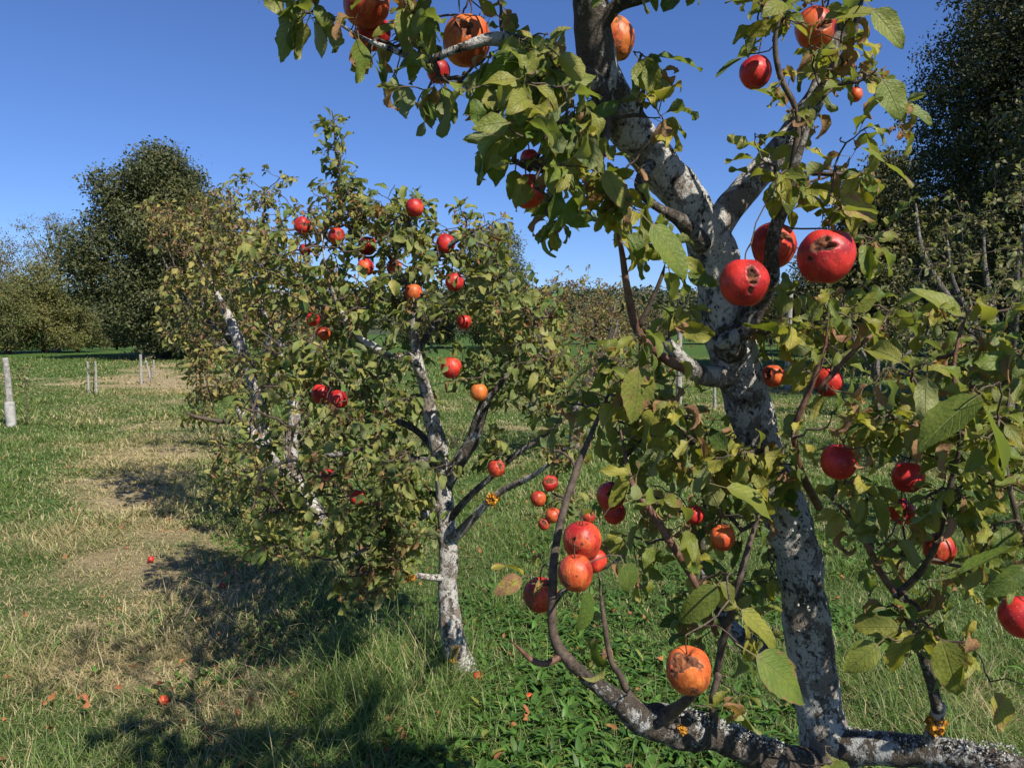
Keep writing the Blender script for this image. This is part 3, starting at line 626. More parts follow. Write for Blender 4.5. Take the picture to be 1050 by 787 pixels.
    L([(590, 684, 1.30, 13), (573, 664, 1.30, 12), (566, 640, 1.30, 10), (567, 600, 1.30, 9), (568, 572, 1.32, 9), (576, 530, 1.34, 8), (590, 485, 1.36, 8), (606, 445, 1.38, 7), (625, 402, 1.40, 6), (640, 370, 1.42, 5)], mat='twig', k=6, sides=10, rough=.08)
    L([(575, 672, 1.30, 8), (560, 680, 1.28, 7), (545, 676, 1.27, 6), (532, 664, 1.26, 4), (522, 655, 1.25, 2.5)], mat='shoot', k=5, sides=8, rough=.08)
    L([(567, 620, 1.30, 6), (575, 608, 1.29, 6), (582, 604, 1.28, 5)], mat='barktop', k=4, sides=8)
    L([(660, 735, 1.35, 20), (645, 712, 1.35, 9), (636, 692, 1.35, 7), (626, 675, 1.35, 6), (620, 640, 1.35, 6), (616, 610, 1.36, 5), (614, 585, 1.37, 4)], mat='twig', k=5, sides=8)
    L([(672, 742, 1.36, 24), (690, 728, 1.33, 15), (706, 716, 1.28, 10), (722, 700, 1.25, 7)], mat='twig', k=5, sides=10)
    # right limb along the bottom
    L([(845, 762, 1.55, 44), (885, 766, 1.50, 36), (930, 768, 1.46, 34), (975, 772, 1.42, 32), (1020, 780, 1.38, 26), (1075, 792, 1.34, 22), (1150, 800, 1.3, 14), (1240, 780, 1.25, 8)], mat='barklow', k=8, sides=32, rough=.14, nsc=34)
    # dark limb up to the left behind
    L([(850, 745, 1.60, 34), (824, 715, 1.62, 26), (798, 690, 1.64, 24), (775, 665, 1.66, 22), (752, 645, 1.70, 17), (735, 620, 1.74, 12), (720, 580, 1.78, 9), (722, 540, 1.8, 7), (722, 480, 1.8, 6), (712, 430, 1.8, 4)], mat='barklow', k=6, sides=22)
    L([(735, 690, 1.40, 9), (742, 655, 1.38, 8), (752, 620, 1.36, 8), (762, 580, 1.36, 7), (774, 540, 1.37, 6), (788, 500, 1.38, 5)], mat='twig', k=5, sides=8)
    L([(738, 752, 1.41, 12), (730, 722, 1.38, 8), (737, 690, 1.38, 8)], mat='twig', k=5, sides=8)
    L([(735, 650, 1.38, 6), (714, 600, 1.36, 7), (690, 560, 1.36, 8), (668, 525, 1.37, 8), (648, 495, 1.38, 7), (641, 465, 1.39, 5), (634, 430, 1.4, 5)], mat='shoot', k=5, sides=8)
    # right rising branch from lichen covered stub
    L([(950, 768, 1.44, 16), (958, 745, 1.42, 15), (963, 722, 1.40, 13)], mat='bark', k=5, sides=14)
    L([(962, 728, 1.40, 12), (955, 700, 1.39, 11), (945, 668, 1.38, 11), (934, 640, 1.37, 10), (924, 618, 1.36, 9), (916, 605, 1.36, 8)], mat='barktop', k=5, sides=12)
    L([(918, 608, 1.36, 7), (902, 585, 1.35, 7), (888, 556, 1.34, 7), (874, 535, 1.33, 6), (862, 520, 1.32, 5), (853, 513, 1.31, 4)], mat='shoot', k=5, sides=8)
    L([(920, 610, 1.36, 8), (942, 588, 1.33, 8), (958, 562, 1.30, 7), (967, 530, 1.29, 7), (975, 495, 1.28, 6), (983, 465, 1.27, 5), (985, 430, 1.26, 4), (1000, 395, 1.26, 3)], mat='twig', k=5, sides=8)
    L([(840, 520, 1.5, 9), (820, 480, 1.42, 8), (815, 440, 1.38, 7), (830, 400, 1.36, 6), (845, 360, 1.35, 5), (850, 320, 1.35, 4)], mat='shoot', k=5, sides=8)
    L([(1110, 700, 1.3, 9), (1085, 640, 1.25, 8), (1060, 580, 1.22, 7), (1040, 520, 1.2, 6), (1030, 460, 1.2, 5), (1035, 400, 1.2, 4)], mat='twig', k=5, sides=8)
    L([(1075, 792, 1.34, 14), (1100, 750, 1.32, 11), (1110, 700, 1.3, 9)], mat='twig', k=5, sides=8)
    L([(985, 430, 1.26, 4), (978, 380, 1.27, 4), (985, 340, 1.28, 3.5), (998, 310, 1.3, 3)], mat='shoot', k=5, sides=8)
    L([(838, 400, 1.36, 5), (875, 360, 1.34, 5), (905, 335, 1.34, 4)], mat='shoot', k=5, sides=8)
    L([(780, 460, 1.5, 12), (750, 470, 1.5, 8), (715, 455, 1.48, 6), (690, 430, 1.45, 5), (665, 410, 1.43, 4)], mat='twig', k=5, sides=8)
    D_ = (.42, .10); Yl = (.75, .15); Br = (.6, .35)
    regs = [(548, 120, 52, 75, .98, 1.22, 22, D_), (520, 70, 45, 35, 1.05, 1.25, 9, D_), (570, 205, 28, 28, 1.1, 1.3, 4, D_), (590, 150, 38, 50, 1.15, 1.4, 12, (.8, .2)),
            (430, 70, 45, 35, 1.15, 1.3, 6, (.35, .15)), (395, 30, 40, 35, 1.2, 1.4, 8, (.4, .2)), (330, 12, 30, 15, 1.25, 1.35, 3, (.4, .1)), (470, 15, 50, 20, 1.15, 1.4, 6, D_), (345, -20, 80, 22, 1.2, 1.4, 5, D_),
            (660, 85, 26, 24, 1.2, 1.35, 3, (.5, .05)), (665, 118, 24, 18, 1.2, 1.35, 3, (.9, .25)), (640, 175, 30, 30, 1.2, 1.35, 4, (.7, .1)), (680, 245, 22, 18, 1.25, 1.4, 4, (.35, .05)),
            (632, 225, 18, 20, 1.25, 1.4, 3, (.7, .1)), (850, 20, 55, 30, 1.25, 1.6, 9, Yl), (800, 10, 40, 25, 1.3, 1.6, 5, (.7, .2)), (850, 85, 50, 40, 1.25, 1.55, 11, Br), (800, 130, 32, 40, 1.3, 1.5, 6, (.5, .1)),
            (900, 110, 35, 28, 1.25, 1.4, 3, (.5, .3)), (870, 175, 55, 32, 1.25, 1.5, 7, (.7, .3)), (800, 190, 38, 30, 1.25, 1.45, 6, (.7, .15)), (872, 232, 45, 28, 1.3, 1.5, 6, Br), (700, 300, 24, 26, 1.35, 1.45, 3, (.6, .1)),
            (835, 310, 42, 26, 1.3, 1.55, 7, (.6, .1)), (830, 350, 50, 30, 1.3, 1.6, 9, (.7, .2)), (900, 330, 30, 26, 1.3, 1.5, 3, (.6, .2)), (885, 410, 40, 38, 1.25, 1.5, 8, (.6, .15)),
            (985, 330, 38, 22, 1.25, 1.4, 4, (.6, .1)), (960, 400, 62, 38, 1.15, 1.5, 14, (.55, .2)), (1020, 400, 35, 48, 1.15, 1.4, 11, (.5, .15)), (1010, 470, 45, 38, 1.1, 1.4, 11, (.4, .1)), (935, 450, 50, 28, 1.2, 1.5, 8, (.6, .2)),
            (645, 360, 36, 32, 1.3, 1.45, 5, (.6, .1)), (680, 420, 52, 32, 1.3, 1.55, 11, (.75, .2)), (720, 460, 42, 38, 1.35, 1.8, 11, (.7, .2)), (650, 470, 42, 32, 1.3, 1.5, 7, (.6, .1)), (650, 540, 42, 38, 1.3, 1.5, 5, (.4, .1)),
            (755, 500, 42, 48, 1.3, 1.5, 9, (.7, .15)), (720, 560, 32, 32, 1.3, 1.5, 5, (.6, .1)), (790, 460, 34, 46, 1.3, 1.5, 7, (.6, .2)), (965, 520, 42, 28, 1.2, 1.4, 7, (.5, .15)), (905, 540, 32, 38, 1.25, 1.4, 5, (.7, .2)),
            (1020, 560, 36, 42, 1.1, 1.35, 7, (.3, .05)), (925, 630, 36, 28, 1.25, 1.4, 4, (.5, .2)), (975, 655, 36, 28, 1.2, 1.4, 3, (.7, .3)), (770, 650, 32, 32, 1.25, 1.4, 3, (.6, .1)), (620, 640, 28, 30, 1.3, 1.4, 2, (.3, .05)),
            (740, 720, 26, 24, 1.2, 1.35, 2, (.5, .2)), (845, 780, 16, 8, 1.2, 1.4, 2, (.6, .3)), (600, 430, 36, 40, 1.4, 1.6, 3, (.5, .2)), (1080, 400, 40, 160, 1.1, 1.4, 18, (.5, .1)), (740, -70, 160, 50, 1.2, 1.7, 16, (.5, .1)), (480, -70, 140, 40, 1.1, 1.5, 10, (.4, .1)), (1120, 650, 60, 80, 1.1, 1.4, 8, (.4, .1)),
            (545, 600, 12, 8, 1.25, 1.3, 1, (.9, .9)), (700, 500, 70, 60, 1.45, 1.9, 20, (.6, .2)), (660, 420, 50, 40, 1.4, 1.6, 8, (.6, .2)), (770, 560, 40, 50, 1.45, 1.8, 8, (.6, .15)), (930, 600, 50, 50, 1.3, 1.6, 7, (.7, .3)), (700, 620, 60, 40, 1.4, 1.7, 6, (.5, .2)), (875, 490, 26, 34, 1.25, 1.4, 5, (.6, .2))]
    # individually observed large leaves: base px, tip px, depth, width ratio, yellow, brown, tilt of the blade (x, y, z of its normal)
    H = [(775, 672, 835, 715, 1.12, .55, .15, .25, (.2, -.8, .7)), (905, 82, 925, 118, 1.22, .75, .25, .1, (0, -.9, .3)), (880, 150, 938, 180, 1.22, .42, .4, .3, (0, -.3, .9)),
         (862, 205, 898, 222, 1.25, .8, .8, .5, (-.1, -.8, .6)), (668, 230, 706, 278, 1.28, .55, .2, .1, (.4, -.8, .3)), (655, 375, 652, 430, 1.3, .62, .45, .45, (.3, -.9, .2)), (640, 578, 650, 605, 1.25, 1.1, .1, .2, (.6, -.6, -.4)),
         (600, 605, 602, 648, 1.2, .65, .05, .1, (.5, -.5, -.6)), (672, 58, 718, 62, 1.25, .5, .1, .15, (.1, -.4, .9)), (655, 62, 672, 92, 1.22, .8, .4, .1, (-.3, -.9, .1)),
         (900, 660, 868, 686, 1.2, .6, .4, .05, (.5, -.4, .8)), (965, 655, 985, 715, 1.18, .5, .45, .3, (-.3, -.8, .4)), (1020, 710, 1035, 748, 1.2, .7, .9, .5, (.2, -.9, .3)), (1005, 405, 940, 450, 1.1, .55, .2, .1, (.5, -.1, .9)),
         (1010, 420, 1035, 480, 1.08, .6, .15, .1, (.7, -.3, .6)), (1040, 560, 985, 585, 1.1, .5, .1, .1, (.3, .2, .9)), (1050, 580, 1018, 612, 1.1, .5, .1, .1, (.3, -.8, .4)), (760, 625, 800, 660, 1.2, .45, .6, .1, (.2, -.6, .7)),
         (545, 55, 490, 120, 1.1, .55, .1, .05, (.6, -.6, -.3)), (555, 90, 520, 165, 1.1, .45, .3, .05, (.5, -.8, 0)), (575, 215, 600, 235, 1.15, .5, .1, .05, (.4, -.4, -.6)), (600, 190, 568, 238, 1.12, .42, .1, .05, (.6, -.5, -.5)),
         (415, 10, 418, 52, 1.25, .55, .4, .3, (.4, -.9, .2)), (435, 50, 442, 72, 1.25, .7, .4, .2, (.3, -.9, .1)), (368, 40, 372, 80, 1.25, .55, .2, .1, (.6, -.4, -.4)), (305, 5, 300, 28, 1.28, .5, .15, .05, (.5, -.8, .2)), (325, 5, 333, 22, 1.28, .6, .3, .2, (.3, -.9, .3)),
         (440, 100, 445, 125, 1.2, .35, .1, .05, (.6, -.5, -.4)), (455, 90, 470, 120, 1.25, .5, .2, .05, (.5, -.6, .3)), (760, 60, 735, 76, 1.35, .45, .1, .05, (0, -.3, .9)), (845, 20, 905, 5, 1.3, .5, .5, .05, (0, -.6, .8)), (895, 10, 925, 45, 1.28, .6, .35, .1, (-.2, -.8, .5)),
         (620, 175, 640, 208, 1.22, .6, .6, .4, (.4, -.9, .2)), (745, 500, 800, 520, 1.3, .5, .4, .1, (0, -.5, .9)), (735, 600, 700, 640, 1.3, .5, .2, .1, (.4, -.6, .6)), (890, 510, 925, 552, 1.3, .5, .5, .1, (.3, -.6, .8)),
         (985, 330, 950, 290, 1.3, .5, .4, .05, (.3, -.7, .5)), (880, 320, 900, 300, 1.35, .5, .5, .1, (.5, -.7, .4)), (535, 592, 508, 607, 1.27, .6, .95, .6, (.2, -.7, .6)), (625, 520, 650, 480, 1.35, .35, .5, .1, (.5, -.7, .4))]
    pts, yb = region_pts(regs, rng, 1.5); sh = []
    for (px, py, d, n, sp) in ((560, 110, 1.12, 26, .10), (520, 60, 1.15, 10, .08), (615, 40, 1.34, 26, .09), (625, 110, 1.38, 14, .06), (480, 40, 1.2, 6, .06), (840, 40, 1.5, 8, .08), (479, 42, 1.30, 9, .04), (378, 20, 1.37, 10, .05), (541, 196, 1.25, 8, .035)):  # unseen leaf clusters added toward the sun to shade these spots
        c0 = P(px, py, d)
        for _ in range(n): sh.append(c0+SUN*rng.uniform(.22, .50)+rng.normal(0, sp, 3))
    for _ in range(240):
        q_ = rng.uniform(-1, 1, 3)
        if np.linalg.norm(q_) < 1 and vnoise((q_*2.1+5)[None], 77)[0] > -.12: sh.append(np.array([.12, 1.40, 2.80])+q_*[.78, .40, .38])
    sh = np.array(sh); shx, shy, shf = proj(sh); sh = sh[(shy < -15) & (sh[:, 1] > .55)]; pts = np.vstack([pts, sh]); yb = np.vstack([yb, np.tile([.3, .05], (len(sh), 1))])
    at = np.array([a[2] for a in APPLES[:N_NEAR]]); hb = np.array([P(h[0], h[1], h[4])-(P(h[2], h[3], h[4])-P(h[0], h[1], h[4]))*.3 for h in H]); allp = np.vstack([pts, at, hb]); 
    tw, D = grow(sk, allp, rng, tipr=.0011, maxr=.004); tw.build('twigs', M['twig'], t)
    ml = MA(); clr = [(852, 745, 815, 555, 30, 1.54, .95), (775, 440, 752, 355, 22, 1.5, .8), (728, 240, 650, 140, 24, 1.42, .85), (606, 0, 630, 110, 20, 1.3, .6), (690, 748, 1000, 775, 22, 1.45, .9), (645, 300, 640, 250, 8, 1.36, .7), (735, 222, 820, 130, 14, 1.5, .75)]
    spur_leaves(ml, pts, D[:len(pts)], rng, (3, 6), (.036, .062), yb, droop=.5, nt=9, ns=5, clear=APPLES[:N_NEAR], clearpx=clr, wave=.2)
    spur_leaves(ml, at, D[len(pts):len(pts)+len(at)], rng, (1, 3), (.05, .07), np.array([.5, .2]), droop=.3, nt=9, ns=5, clear=APPLES[:N_NEAR])
    bs, dr, nr, LL, WW, cc = [], [], [], [], [], []
    for (x0, y0, x1, y1, d, ar, ye, br, nn) in H:
        a = P(x0, y0, d); c = P(x1, y1, d-.008); l = np.linalg.norm(c-a)*1.1; bs.append(a); dr.append(c-a); nr.append(nn); LL.append(l); WW.append(l*ar); cc.append([ye, br, rng.uniform(.3, 1), 0])
    n = len(H); leaves(ml, np.array(bs), np.array(dr), np.array(nr, float), np.array(LL), np.array(WW), rng.uniform(.05, .3, n), rng.uniform(.1, .7, n), np.array(cc), nt=12, ns=7, pet=.3, wave=.08, rng=rng, serr=.04)
    ml.build('crown', M['leaf'], t)
    # stalk-end twigs for those leaves are near existing shoots; lichen
    flakes('orange_lichen', M['olich'], t, P(960, 742, 1.405), .016, 160, rng, .0075)
    flakes('orange_lichen', M['olich'], t, P(700, 748, 1.335), .008, 50, rng, .005)
    flakes('orange_lichen', M['olich'], t, P(686, 183, 1.43), .007, 30, rng, .004)
    for (pa, pb, n, sz) in ((((690, 728, 1.36), (800, 768, 1.46)), .020, 700, .0048), (((860, 752, 1.53), (1040, 772, 1.35)), .019, 700, .0048), (((834, 700, 1.52), (812, 545, 1.52)), .035, 260, .006), (((765, 410, 1.51), (742, 330, 1.49)), .034, 260, .006)):
        mw = MA(); a, b2 = P(*pa[0]), P(*pa[1]); u = rng.uniform(0, 1, n)[:, None]; ctr = a*(1-u)+b2*u
        off = norm(rng.normal(0, 1, (n, 3))+[0, -.6, .9]); base = ctr+off*pb*.7; td = norm(np.cross(off, rng.normal(0, 1, (n, 3)))+off*.7); l = rng.uniform(.4, 1.3, n)*sz
        leaves(mw, base, td, off, l, l*.8, rng.uniform(-.2, .8, n), rng.uniform(-1.5, 1, n), np.zeros((n, 4)), nt=3, ns=3, pet=0, wave=.3, rng=rng, serr=0, petw=None)
        mw.build('white_lichen', M['wlich'], t)
near_tree()

# ---------------- middle tree
def mid_tree():
    rng = np.random.default_rng(23); sk = Skel(); D0 = 3.38
    b = P(490, 704, D0); t = thing('apple_tree', (b[0], b[1], 0), 'middle apple tree with slim white trunk and many small red apples', 'apple tree', 'apple trees in the orchard row')
    L = lambda pts, mat='bark2', name='branch', **k: (lambda m: (limb(m, sk, pts, **k), m.build(name, M[mat], t)))(MA())
    L([(503, 716, 3.28, 12), (493, 702, 3.33, 20), (478, 688, 3.36, 27), (467, 665, 3.38, 26), (461, 630, 3.38, 22), (459, 600, 3.38, 20), (460, 570, 3.38, 20), (458, 540, 3.38, 19), (456, 510, 3.38, 18), (453, 480, 3.38, 17), (449, 455, 3.38, 18), (441, 425, 3.38, 15), (436, 398, 3.38, 14), (428, 368, 3.38, 13), (424, 335, 3.38, 12), (424, 300, 3.38, 10), (426, 265, 3.4, 8), (415, 230, 3.42, 6)], name='trunk', k=10, sides=26, rough=.12, nsc=30)
    L([(456, 500, 3.38, 15), (470, 474, 3.36, 14), (484, 452, 3.33, 14), (492, 428, 3.30, 13), (498, 410, 3.28, 11)], mat='barklow', k=6, sides=14)
    L([(498, 412, 3.28, 8), (520, 385, 3.26, 6), (545, 350, 3.24, 5), (550, 310, 3.22, 4)], mat='barktop', k=5, sides=8)
    L([(434, 388, 3.37, 9), (420, 366, 3.32, 9), (400, 366, 3.27, 9), (385, 356, 3.24, 8), (368, 345, 3.22, 6), (350, 320, 3.2, 5), (335, 280, 3.2, 4), (330, 240, 3.2, 4)], k=6, sides=12)
    L([(425, 330, 3.38, 8), (410, 280, 3.5, 7), (385, 240, 3.55, 6), (360, 205, 3.55, 5), (347, 170, 3.55, 4), (343, 130, 3.55, 3), (340, 112, 3.55, 2)], mat='barktop', k=6, sides=8)
    L([(424, 300, 3.38, 7), (450, 262, 3.3, 6), (470, 245, 3.25, 5), (500, 230, 3.2, 4)], mat='barktop', k=5, sides=8)
    L([(459, 556, 3.38, 12), (472, 545, 3.34, 11), (486, 530, 3.3, 9), (503, 512, 3.25, 8), (520, 500, 3.2, 7), (545, 488, 3.1, 6), (570, 470, 3.0, 5), (600, 440, 2.9, 4)], k=6, sides=12)
    L([(458, 535, 3.38, 9), (480, 510, 3.3, 7), (500, 492, 3.25, 6), (530, 465, 3.2, 6), (560, 445, 3.15, 5), (590, 420, 3.1, 4)], mat='barktop', k=5, sides=8)
    L([(460, 592, 3.37, 8), (445, 592, 3.34, 7), (430, 590, 3.31, 6), (418, 588, 3.3, 5)], k=5, sides=10)
    L([(455, 515, 3.38, 12), (430, 530, 3.3, 9), (405, 548, 3.2, 8), (380, 560, 3.1, 6), (350, 575, 3.05, 5)], mat='barklow', k=5, sides=10)
    L([(452, 475, 3.38, 11), (420, 470, 3.3, 8), (385, 460, 3.15, 7), (350, 465, 3.0, 6), (310, 470, 2.95, 5), (270, 480, 2.95, 4)], mat='barktop', k=5, sides=8)
    L([(452, 470, 3.38, 9), (425, 440, 3.5, 7), (380, 420, 3.7, 6), (330, 390, 3.9, 5), (290, 350, 4.0, 4)], mat='barktop', k=5, sides=8)
    L([(458, 520, 3.38, 8), (430, 500, 3.5, 7), (390, 500, 3.7, 6), (350, 510, 3.85, 5)], mat='barktop', k=5, sides=8)
    L([(428, 360, 3.38, 7), (450, 330, 3.55, 6), (490, 310, 3.7, 5), (520, 290, 3.8, 4)], mat='barktop', k=5, sides=8)
    a = (.5, .22); gr = (.4, .06); br = (.55, .45)
    regs = [(343, 150, 13, 34, 3.45, 3.65, 7, gr), (352, 200, 28, 22, 3.3, 3.7, 12, gr), (350, 222, 50, 30, 3.2, 3.7, 22, br), (400, 215, 35, 25, 3.2, 3.6, 12, gr), (300, 265, 55, 45, 3.1, 3.8, 36, a), (390, 275, 60, 50, 3.0, 3.8, 44, gr),
            (470, 245, 55, 35, 3.1, 3.6, 22, a), (500, 295, 50, 45, 3.0, 3.7, 26, gr), (545, 340, 42, 45, 3.0, 3.6, 20, a), (300, 350, 65, 50, 2.9, 3.9, 40, a), (390, 345, 60, 50, 2.95, 3.9, 34, gr), (510, 375, 50, 35, 3.0, 3.6, 22, gr),
            (320, 430, 75, 45, 2.8, 3.9, 42, a), (400, 430, 45, 50, 3.0, 3.9, 24, gr), (560, 400, 40, 32, 3.0, 3.4, 12, a), (345, 500, 80, 40, 2.8, 3.9, 46, a), (385, 555, 40, 40, 2.9, 3.7, 16, gr), (260, 480, 40, 40, 2.9, 3.8, 8, a), (425, 540, 28, 30, 3.0, 3.3, 9, gr), (370, 600, 35, 18, 3.0, 3.4, 6, br), (440, 490, 25, 25, 3.0, 3.3, 6, gr), (400, 520, 40, 40, 3.0, 3.6, 16, gr), (300, 545, 50, 28, 2.85, 3.5, 16, (.7, .1)),
            (390, 580, 35, 25, 2.95, 3.4, 9, br), (580, 455, 25, 25, 2.9, 3.2, 6, br), (575, 510, 22, 18, 2.6, 2.8, 4, gr), (500, 460, 20, 16, 3.1, 3.3, 3, gr), (425, 213, 20, 14, 3.2, 3.4, 4, gr)]
    pts, yb = region_pts(regs, rng, 2.2); at = np.array([x[2] for x in APPLES[N_NEAR:]])
    tw, D = grow(sk, np.vstack([pts, at]), rng, tipr=.0015, maxr=.006); tw.build('twigs', M['twig'], t)
    ml = MA(); clr = [(245, 352, 225, 310, 8, 4, .8), (262, 430, 250, 360, 9, 4, .8), (299, 450, 304, 490, 9, 4, .8), (318, 510, 332, 532, 9, 4, .8), (462, 690, 459, 560, 18, 3.4, .95), (459, 560, 456, 480, 12, 3.4, .5), (449, 455, 426, 300, 10, 3.4, .75), (484, 452, 498, 410, 9, 3.3, .6), (434, 388, 368, 345, 8, 3.3, .6)]
    spur_leaves(ml, pts, D[:len(pts)], rng, (5, 9), (.038, .068), yb, droop=.3, nt=5, ns=3, clear=APPLES[N_NEAR:], clearpx=clr, wave=.2, sunprune=.85)
    ml.build('crown', M['leaf2'], t)
    flakes('orange_lichen', M['olich'], t, P(465, 675, 3.33), .018, 60, rng, .010, np.array([0, -1, 0.]))
    flakes('orange_lichen', M['olich'], t, P(505, 512, 3.22), .022, 90, rng, .012)
    flakes('orange_lichen', M['olich'], t, P(420, 590, 3.29), .02, 80, rng, .012)
mid_tree()

# ---------------- rear tree of the row
def rear_tree():
    rng = np.random.default_rng(37); sk = Skel(); D0 = 6.0
    b = P(332, 541, D0); t = thing('apple_tree', (b[0], b[1], 0), 'rear apple tree on the left with twin leaning pale trunks and dry yellowing leaves', 'apple tree', 'apple trees in the orchard row')
    L = lambda pts, mat='bark2', name='branch', **k: (lambda m: (limb(m, sk, pts, **k), m.build(name, M[mat], t)))(MA())
    L([(338, 548, 5.95, 18), (328, 530, 6.0, 16), (314, 508, 6.0, 14), (302, 485, 6.0, 14), (299, 455, 6.0, 13), (302, 425, 6.0, 12), (296, 390, 6.0, 10), (288, 350, 6.0, 9), (290, 300, 6.0, 7), (300, 255, 6.0, 5)], name='trunk', k=6, sides=14)
    L([(308, 500, 6.0, 12), (285, 478, 5.9, 12), (266, 455, 5.8, 12), (250, 430, 5.8, 10), (244, 410, 5.8, 9)], k=6, sides=12)
    L([(275, 465, 5.85, 10), (268, 425, 5.9, 11), (258, 388, 5.9, 12), (246, 352, 5.9, 12), (234, 325, 5.9, 10), (222, 300, 5.9, 7), (205, 265, 5.9, 5)], k=6, sides=12)
    L([(258, 385, 5.9, 7), (275, 350, 5.7, 6), (268, 310, 5.6, 5), (262, 270, 5.6, 4)], k=5, sides=8)
    L([(250, 430, 5.8, 6), (230, 432, 5.6, 5), (205, 428, 5.5, 4), (188, 422, 5.5, 3)], mat='twig', k=5, sides=8)
    L([(246, 352, 5.9, 6), (215, 330, 6.3, 5), (185, 300, 6.5, 4), (165, 260, 6.6, 3)], mat='barktop', k=5, sides=8)
    L([(296, 390, 6.0, 6), (330, 350, 6.2, 5), (350, 300, 6.3, 4)], mat='barktop', k=5, sides=8)
    a = (.75, .35); br = (.7, .6)
    regs = [(235, 225, 55, 38, 5.4, 6.8, 44, a), (190, 250, 38, 45, 5.6, 6.9, 34, br), (160, 225, 16, 30, 6.0, 6.6, 6, br), (270, 200, 40, 25, 5.6, 6.6, 14, (.5, .2)), (255, 290, 65, 50, 5.2, 6.8, 70, a), (195, 320, 35, 45, 5.5, 6.8, 36, a),
            (260, 370, 58, 45, 5.3, 6.8, 42, a), (215, 390, 28, 35, 5.4, 6.6, 20, a), (300, 330, 50, 60, 5.6, 6.8, 34, a), (255, 460, 40, 36, 5.3, 6.4, 22, (.6, .3)), (198, 425, 16, 8, 5.5, 5.7, 3, (.4, .1)), (270, 500, 50, 28, 5.3, 6.3, 24, (.6, .2)), (330, 480, 45, 40, 5.6, 6.5, 22, a), (290, 540, 45, 15, 5.2, 6., 10, (.6, .2))]
    pts, yb = region_pts(regs, rng, 2.3); tw, D = grow(sk, pts, rng, tipr=.0018, maxr=.008); tw.build('twigs', M['twig'], t)
    ml = MA(); clr = [(328, 530, 299, 450, 10, 6.1, .9), (285, 478, 250, 430, 8, 6, .85), (260, 400, 225, 305, 9, 6, .85)]
    spur_leaves(ml, pts, D, rng, (6, 9), (.042, .072), yb, droop=.3, nt=4, ns=3, clearpx=clr, wave=.2); ml.build('crown', M['leaf3'], t)
rear_tree()

# ---------------- farther orchard trees: free-standing, built in world space
def orchard_tree(x, y, h, w, label, mat, yb, n, seed, L=(.06, .1), lean=0., bark='barktop', bare=1.):
    rng = np.random.default_rng(seed); sk = Skel(); z0 = float(gz(np.array([x]), np.array([y]))[0])
    t = thing('apple_tree', (x, y, z0), label, 'apple tree', 'apple trees in the orchard row')
    R = h*.03; fork = .32*h
    def br(p, nm='branch', s=10, mt=bark):
        m = MA(); q = smoothpath(p, 5); tube(m, q, s, .1, 12., seed); sk.add_path(q); m.build(nm, M[mt], t)
    top = np.array([x+lean*.3, y, z0+fork]); br([[x, y, z0-.05, R*1.3], [x+lean*.1, y, z0+fork*.4, R], [*top, R*.9]], 'trunk', 12)
    for k in range(6):
        az = k/6*6.283+rng.uniform(-.4, .4); rr = w*.36*rng.uniform(.6, 1.1); hh = h*rng.uniform(.72, .95)
        br([[*(top-[0, 0, .1]), R*.6], [top[0]+math.cos(az)*rr*.5, top[1]+math.sin(az)*rr*.5, z0+fork+(hh-fork)*.35, R*.45], [top[0]+math.cos(az)*rr*.9+lean*.3, top[1]+math.sin(az)*rr*.9, z0+fork+(hh-fork)*.7, R*.28], [top[0]+math.cos(az)*rr+lean*.5, top[1]+math.sin(az)*rr, z0+hh, R*.12]])
    pts = []
    while len(pts) < n:
        p = rng.uniform(-1, 1, 3); q = np.linalg.norm(p)
        if q > 1 or q < .3: continue
        p = p*(1+.25*vnoise(p*2+seed, seed)); pts.append([x+lean*.4+p[0]*w/2, y+p[1]*w/2, z0+h*.62+p[2]*h*.40])
    pts = np.array(pts); tw, D = grow(sk, pts, rng, tipr=.002, maxr=.012); tw.build('twigs', M['twig'], t)
    ml = MA(); spur_leaves(ml, pts, D, rng, (5, 9), L, np.array(yb), droop=.3, nt=3, ns=3, wave=.2); ml.build('crown', M[mat], t)
def gp(px, py):   # ground point under a pixel
    d = CAMZ*F/(py-HOR)*1.0; u = (px-W0/2)/F; v = (H0/2-py)/F; y = cp+v*sp_; z = -sp_+v*cp; d = -CAMZ/z*y
    return u/y*d, d
def at(px, d): return (px-W0/2)/F*d
orchard_tree(at(590, 9.5), 9.5, 2.2, 2.1, 'brown leaved bushy apple tree standing beyond the gap behind the middle tree', 'leaf3', (.5, .75), 620, 51, (.045, .07))
orchard_tree(at(650, 15.0), 15.0, 2.0, 2.3, 'smaller brown apple tree farther back just left of the tall white post', 'leaf3', (.6, .7), 200, 52, (.05, .08))
orchard_tree(at(1035, 8.2), 8.2, 3.0, 2.6, 'pale green leafy apple tree with white trunk behind the near tree on the right', 'pear', (.5, .05), 380, 53, (.05, .075), lean=-.1)
orchard_tree(at(900, 13.5), 13.5, 2.2, 2.6, 'dark leaved apple tree standing on the shaded grass beyond the pale green one', 'pear', (.4, .1), 190, 54, (.06, .09))
orchard_tree(at(262, 9.6), 9.6, 2.5, 2.4, 'small yellowing apple tree mostly hidden behind the rear tree of the row', 'leaf3', (.8, .4), 260, 55, (.05, .085))
orchard_tree(at(1150, 5.2), 5.2, 2.6, 2.2, 'green apple tree just outside the right edge behind the near tree', 'pear', (.4, .1), 250, 56, (.05, .08))

